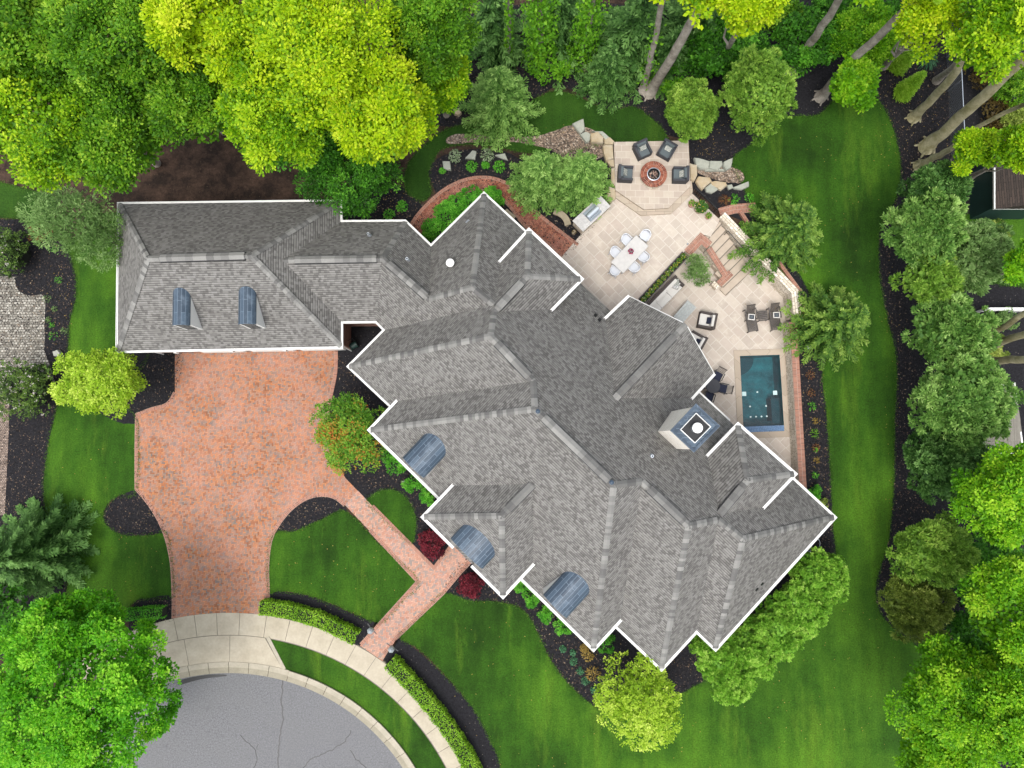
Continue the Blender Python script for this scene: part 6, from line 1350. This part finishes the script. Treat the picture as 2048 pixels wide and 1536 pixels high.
# boulders
def boulder(pts, h_, mat, label, seed, z0=0, name='boulder'):
    rg = random.Random(seed); q = px(pts, h_); c = sum(q, Vector()) / len(q); q = [Vector((p.x - c.x, p.y - c.y)) for p in q]
    q2 = []
    for a, b in zip(q, q[1:] + q[:1]):
        q2 += [a, a.lerp(b, .5) * (1 + rg.uniform(-.05, .06))]
    g = MB(); lv = [(1.0, -.02), (1.03, h_ * .5), (.98, h_ * .85), (.88, h_)]
    rings = [[Vector((p.x * s * (1 + rg.uniform(-.02, .02)), p.y * s * (1 + rg.uniform(-.02, .02)), z + rg.uniform(-.015, .015))) for p in q2] for s, z in lv]
    for r0, r1 in zip(rings[:-1], rings[1:]):
        for i in range(len(q2)): j = (i + 1) % len(q2); g.face([r0[i], r0[j], r1[j], r1[i]])
    cc = Vector((0, 0, h_ + rg.uniform(-.02, .03)))
    for i in range(len(q2)): g.face([rings[-1][i], rings[-1][(i + 1) % len(q2)], cc])
    o = g.build(name, mat); o.location = (c.x, c.y, z0); return tag(o, label, 'boulder')
T_, G_ = M['boulder'], M['boulder_grey']
for i, (pts, h_, mt, lb) in enumerate([
 ([(1145, 246), (1167, 236), (1170, 258), (1161, 267)], .35, G_, 'grey boulder at the upper end of the stones left of the fire pit terrace'),
 ([(1160, 268), (1172, 262), (1182, 268), (1179, 282), (1172, 284)], .3, G_, 'small grey boulder second in the left arc of stones'),
 ([(1181, 266), (1196, 262), (1208, 274), (1206, 286), (1182, 283)], .35, T_, 'flat golden boulder in the left arc of stones'),
 ([(1184, 261), (1205, 262), (1220, 275), (1212, 280), (1200, 266)], .3, G_, 'grey slab curving round the golden boulder'),
 ([(1208, 275), (1220, 274), (1230, 283), (1226, 288), (1209, 288)], .3, T_, 'small tan boulder at the terrace corner'),
 ([(1206, 289), (1226, 289), (1228, 316), (1212, 322), (1207, 305)], .35, T_, 'tall tan boulder along the left side of the fire pit terrace'),
 ([(1213, 321), (1228, 318), (1229, 333), (1220, 331)], .25, T_, 'small tan stone below the tall tan boulder'),
 ([(1218, 372), (1231, 376), (1232, 397), (1220, 405), (1212, 395)], .3, T_, 'tan boulder between conifer and grill counter'),
 ([(1223, 335), (1229, 334), (1231, 370), (1222, 368)], .25, T_, 'narrow tan stone half hidden by the conifer'),
 ([(1380, 326), (1394, 328), (1395, 350), (1389, 362), (1381, 357)], .35, T_, 'tan boulder touching the right side of the fire pit terrace'),
 ([(1392, 362), (1397, 352), (1420, 354), (1424, 362), (1405, 379)], .3, T_, 'golden wedge boulder right of the terrace'),
 ([(1422, 363), (1430, 361), (1453, 364), (1455, 370), (1443, 380), (1424, 370)], .25, T_, 'flat golden slab in the right hand stones'),
 ([(1411, 375), (1422, 366), (1437, 378), (1424, 386), (1413, 383)], .22, G_, 'pale grey stone below the golden slab'),
 ([(1454, 370), (1464, 368), (1467, 375), (1458, 379)], .2, G_, 'smallest bluish stone in the right hand stones'),
 ([(1467, 374), (1498, 362), (1499, 372), (1484, 379), (1470, 377)], .22, G_, 'long pointed grey stone at the right end'),
 ([(1389, 314), (1408, 318), (1420, 322), (1418, 336), (1400, 337), (1393, 330)], .35, G_, 'first pale green slab of the upper right stones'),
 ([(1420, 321), (1445, 321), (1446, 330), (1436, 340), (1418, 335)], .35, G_, 'middle pale green slab of the upper right stones'),
 ([(1410, 337), (1449, 338), (1450, 342), (1412, 342)], .2, G_, 'low pale ledge under the middle slab'),
 ([(1447, 323), (1466, 315), (1463, 334), (1452, 340), (1447, 330)], .35, G_, 'pointed pale green slab at the end of the upper right stones'),
 ([(885, 322), (900, 322), (902, 340), (887, 338)], .2, G_, 'flat brown-grey rock left in the rock bed'),
 ([(930, 316), (945, 300), (953, 303), (950, 318)], .2, G_, 'flat rock between the two hostas'),
 ([(990, 310), (1010, 306), (1016, 320), (1003, 316)], .2, G_, 'flat rock right of the second hosta'),
 ([(906, 217), (918, 215), (923, 224), (917, 230), (908, 227)], .3, T_, 'lone orange boulder left of the lawn spruce'),
 ([(104, 703), (114, 699), (120, 706), (116, 713), (106, 712)], .35, G_, 'pale rounded rock between rhododendron and lime tree'),
 ([(803, 962), (811, 961), (812, 967), (805, 968)], .2, G_, 'small pale stone beside the boxwoods')]):
    boulder(pts, h_, mt, lb, i + 5)
# hand rail, lanterns, lamp posts, spot lights
t = empty('hand_rail', (P(1385, 383).x, P(1385, 383).y, 0), 0, 'black metal hand rail beside the three pots', 'railing')
rp = [P(1387, 384, .0), P(1431, 431, .0)]; rt = [(P(1392, 375, 1.0) - Vector((0, 0, 0))), P(1436, 418, 1.0)]
g = MB(); a, b = Vector((rt[0].x, rt[0].y, .95)), Vector((rt[1].x, rt[1].y, .95)); g.beam(a, b, .05, .04); child(g, 'top_bar', M['dark'], t)
g = MB(); g.beam(Vector((a.x, a.y, .15)), Vector((b.x, b.y, .15)), .04, .03); child(g, 'bottom_bar', M['dark'], t)
for k in range(12): f = k / 11; p = a.lerp(b, f); g = MB(); g.beam((p.x, p.y, 0 if k in (0, 11) else .15), (p.x, p.y, .95), .03 if k in (0, 11) else .014, .03 if k in (0, 11) else .014); child(g, 'baluster', M['dark'], t)
t = empty('step_rail', (P(1475, 480).x, P(1475, 480).y, 0), 0, 'thin black hand rail on the stone wall beside the steps', 'railing')
g = MB(); g.tube([P(1456, 462, .75), P(1490, 500, .4), P(1513, 533, -.0)], .025, 6); child(g, 'bar', M['dark'], t)
for (u, v, z) in ((1456, 462, .75), (1513, 533, 0)): p = P(u, v, z); g = MB(); g.beam((p.x, p.y, z), (p.x, p.y, z - .8), .03, .03); child(g, 'post', M['dark'], t)
def lamp_post(u, v, u1, v1, label):
    p = P(u, v, 0); t = empty('lamp_post', (p.x, p.y, 0), head(u, v, u1, v1) + math.pi, label, 'lamp', 'lanterns at the foot of the front walk')
    g = MB(); g.box(-.06, .06, -.06, .06, 0, 1.35); g.build('post', M['dark'], t)
    g = MB(); g.box(-.13, .13, -.13, .13, 1.35, 1.38); g.box(-.02, .02, -.4, .4, 1.2, 1.23); g.build('bracket', M['dark'], t)
    g = MB(); g.lathe([(.14, 1.38), (.2, 1.7), (.0, 1.7)], n=6); g.build('lantern', M['plastic_white'], t)
    g = MB(); g.lathe([(.2, 1.7), (.17, 1.78), (.07, 1.88), (0, 1.93)], n=6); g.build('roof', M['steel_light'], t)
lamp_post(752, 1247, 742, 1256, 'post lantern left of the foot of the front walk'); lamp_post(792, 1283, 785, 1294, 'post lantern right of the foot of the front walk')
for u, v, z, lb in ((1375, 488, .03, 'upper terrace beside the brick capped wall'), (1371, 527, LOW, 'sunken terrace near the little tree'), (1523, 563, LOW, 'pool terrace near the stone wall'), (1131, 509, .0, 'corner of dining terrace and garden walk')):
    p = P(u, v, z); o = empty('deck_light', (p.x, p.y, z), 0, 'small round floor light on the ' + lb, 'light'); g = MB(); g.lathe([(.06, 0), (.06, .03), (.035, .03), (.035, .02), (0, .02)], n=12); g.build('ring', M['dark'], o); g = MB(); g.lathe([(.034, .022), (0, .024)], n=10); g.build('lens', M['steel_light'], o)
p = P(1618, 694, .3); t = empty('path_light', (p.x, p.y, 0), 0, 'small pale path light under the east hemlock', 'light'); g = MB(); g.box(-.02, .02, -.02, .02, 0, .35); g.build('stake', M['dark'], t); g = MB(); g.lathe([(.16, .35), (.1, .42), (0, .46)], n=12); g.build('shade', M['steel_light'], t)
p = P(1168, 145, 0); t = empty('wooden_stump', (p.x, p.y, 0), .2, 'reddish wooden post stub at the mulch edge left of the slim conifer', 'stump'); g = MB(); g.lathe([(.2, 0), (.17, .35), (0, .37)], n=9); g.build('wood', M['copper'], t)
# grill bin court: green cart
p = P(706, 690, .5); t = empty('hose_cart', (p.x, p.y, 0), .5, 'dark green hose reel cart in the little court beside the garage', 'cart'); g = MB(); g.tube([(-.18, 0, .35), (.18, 0, .35)], .2, 14); g.build('reel', M['green_wall'], t)
for s in (-1, 1): g = MB(); g.tube([(s * .2, 0, .35), (s * .23, 0, .35)], .28, 14); g.build('wheel', M['green_wall'], t)
g = MB(); g.beam((-.2, 0, .35), (-.2, .3, .9), .03, .03); g.beam((.2, 0, .35), (.2, .3, .9), .03, .03); g.beam((-.2, .3, .9), (.2, .3, .9), .03, .03); g.build('handle', M['dark'], t)
# neighbours
def shed(c4, ze, rise, wallm, roofm, label, ov=.2, trim='white'):
    q = [P(u, v, ze) for u, v in c4]; c = sum(q, Vector()) / 4; t = empty('shed', (c.x, c.y, 0), 0, label, 'building'); q = [p - Vector((c.x, c.y, 0)) for p in q]
    g = MB(); g.prism(inset(q, ov), 0, ze - .05); g.build('wall', M[wallm], t)
    r0, r1 = q[0].lerp(q[1], .5) + Vector((0, 0, rise)), q[3].lerp(q[2], .5) + Vector((0, 0, rise)); g = MB()
    g.face([q[0], r0, r1, q[3]][::-1]); g.face([r0, q[1], q[2], r1][::-1]); g.face([q[0], q[1], r0]); g.face([q[2], q[3], r1]); rf = g.build('roof', M[roofm], t)
    g = MB(); g.ribbon([(p.x, p.y) for p in q], -.09, .0, ze - .1, ze + .03, closed=True); g.build('gutter', M[trim], t); return t
shed([(1988, 305), (2110, 303), (2112, 418), (1988, 418)], 2.6, .9, 'green_wall', 'brown_roof', 'dark green shed with brown shingle roof on the right edge')
shed([(2030, 766), (1930, 775), (1928, 930), (2047, 905)][::1] and [(2030, 765), (2048, 906), (1960, 912), (1950, 775)], 2.6, .05, 'wood_grey', 'grey_roof', 'grey ribbed roof building with white gutter behind the biggest cedar')
g = MB(); q = px([(1975, 618), (2100, 618)], 1.0); t = empty('white_fence', (q[0].x, q[0].y, 0), 0, 'white rail fence by the right edge above the mossy trunks', 'fence')
g.ribbon(q, -.09, .09, .9, 1.0); child(g, 'top_rail', M['white'], t)
for k in range(6): p = q[0].lerp(q[1], k / 5); g = MB(); g.box(p.x - .06, p.x + .06, p.y - .06, p.y + .06, 0, .89); child(g, 'post', M['white'], t)
g = MB(); g.ribbon(q, -.015, .015, .1, .85); child(g, 'panel', M['white'], t)
# chain link fence
a, b = P(1918, 20, 1.5), P(1931, 300, 1.5); t = empty('wire_fence', (a.x, a.y, 0), 0, 'chain link fence with pale top rail at the upper right', 'fence')
g = MB(); g.tube([a, b], .025, 6); child(g, 'top_rail', M['steel_light'], t)
wm, tt, bb = new_mat('chain_link'); uvn = coords(tt, 'UV'); mp = N(tt, 'ShaderNodeMapping'); mp.inputs['Rotation'].default_value = (0, 0, .785); mp.inputs['Scale'].default_value = (14, 14, 1); L(tt, uvn, mp.inputs[0]); sx = N(tt, 'ShaderNodeSeparateXYZ'); L(tt, mp.outputs[0], sx.inputs[0])
fr = math_(tt, 'MINIMUM', math_(tt, 'FRACT', sx.outputs[0]), math_(tt, 'FRACT', sx.outputs[1])); L(tt, math_(tt, 'LESS_THAN', fr, .16), bb.inputs['Alpha']); bb.inputs['Base Color'].default_value = lin('#8b9299'); bb.inputs['Metallic'].default_value = .5
g = MB(); g.face([(a.x, a.y, .05), (b.x, b.y, .05), (b.x, b.y, 1.48), (a.x, a.y, 1.48)], [(0, 0), ((b - a).length, 0), ((b - a).length, 1.4), (0, 1.4)]); child(g, 'mesh_panel', wm, t)
for k in range(5): p = a.lerp(b, k / 4); g = MB(); g.beam((p.x, p.y, 0), (p.x, p.y, 1.5), .05, .05); child(g, 'post', M['steel'], t)
# bark chips lying on the mulch, grass creeping over the lawn edges
def inside(poly, X, Y):
    r = np.zeros(len(X), bool); q = np.array([p[:2] for p in poly], float); j = len(q) - 1
    for i in range(len(q)):
        c = ((q[i, 1] > Y) != (q[j, 1] > Y)) & (X < (q[j, 0] - q[i, 0]) * (Y - q[i, 1]) / (q[j, 1] - q[i, 1] + 1e-12) + q[i, 0]); r ^= c; j = i
    return r
rg = np.random.default_rng(55)
BEDS += [[(1600, 600), (1600, 1000), (1590, 1100), (1660, 1200), (1680, 600)], [(1740, 60), (1900, 60), (1900, 340), (1830, 420), (1790, 520), (1830, 700), (1860, 1000), (1800, 1300), (1900, 1400), (1740, 1300), (1730, 200)], [(1385, 240), (1480, 300), (1470, 320), (1390, 310)], [(672, 700), (740, 790), (860, 1000), (868, 1100), (690, 940)]]
Xs, Ys = [], []
for bpoly in BEDS:
    q = np.array([p[:2] for p in bpoly], float); lo_, hi_ = np.maximum(q.min(0), 0), np.minimum(q.max(0), (2048, 1536))
    if (hi_ <= lo_).any(): continue
    n = int(np.prod(hi_ - lo_) / 14); X = rg.uniform(lo_[0], hi_[0], n); Y = rg.uniform(lo_[1], hi_[1], n); k = inside(bpoly, X, Y)
    for lp_ in LAWNS: k &= ~inside(lp_, X, Y)
    k &= ~inside(hole_px, X, Y); Xs.append(X[k]); Ys.append(Y[k])
X = np.concatenate(Xs); Y = np.concatenate(Ys); n = len(X); Cp = np.array([tuple(P(a, b, 0)) for a, b in zip(X, Y)]); Cp[:, 2] = .02 + rg.uniform(0, .012, n)
M['lf_chip'] = leaf_mat('bark_chip', [(0, '#0c0b0c'), (.45, '#1f1d1f'), (.75, '#3a3330'), (.93, '#5c4a3c'), (1, '#8a7a66')], 0, .9)
tag(leaf_mesh('bark_chips', Cp, rg.normal(size=(n, 3)) * [1, 1, .2], unit(rg.normal(0, .35, (n, 3)) + [0, 0, 1]), rg.uniform(.06, .16, n), rg.uniform(.03, .07, n), rg.random(n), M['lf_chip']), kind='stuff')
Cs = []
for lp_ in LAWNS:
    q = [P(a, b, 0) for a, b in lp_]
    for a, b in zip(q, q[1:] + q[:1]):
        m_ = int((b - a).length * 70); f = rg.random(m_)[:, None]; Cs.append(np.array(a) * (1 - f) + np.array(b) * f + np.column_stack([rg.normal(0, .07, (m_, 2)), np.full(m_, .03)]))
Cg = np.concatenate(Cs); n = len(Cg)
M['lf_blade'] = leaf_mat('grass_blade', [(0, '#1a300a'), (.5, '#30520f'), (1, '#567a20')], .3)
tag(leaf_mesh('grass_edge', Cg, rg.normal(size=(n, 3)) * [1, 1, .5], unit(rg.normal(0, .6, (n, 3)) + [0, 0, 1]), rg.uniform(.06, .14, n), .03, rg.random(n), M['lf_blade']), kind='stuff')
# scattered fallen leaves on the mulch and lawn
rg = np.random.default_rng(77); pts = []
for (u0, u1, v0, v1, n) in ((1760, 1900, 60, 340, 160), (1770, 1800, 400, 1100, 60), (1390, 1470, 240, 320, 60), (1180, 1300, 160, 200, 50), (95, 145, 480, 690, 60), (940, 1150, 250, 270, 10), (760, 820, 380, 450, 60), (1600, 1650, 720, 1000, 50), (1840, 1880, 980, 1060, 20), (1480, 1780, 200, 700, 120), (900, 1800, 1200, 1536, 160), (110, 340, 850, 1190, 60), (280, 660, 710, 1200, 90), (560, 820, 1060, 1230, 40)):
    for _ in range(n): p = P(rg.uniform(u0, u1), rg.uniform(v0, v1), 0); pts.append((p.x, p.y, .03))
C = np.array(pts); n = len(C); o = leaf_mesh('fallen_leaves', C, rg.normal(size=(n, 3)) * [1, 1, .1], unit(rg.normal(0, .2, (n, 3)) + [0, 0, 1]), rg.uniform(.04, .1, n), .05, rg.random(n), M['lf_gold']); tag(o, kind='stuff')
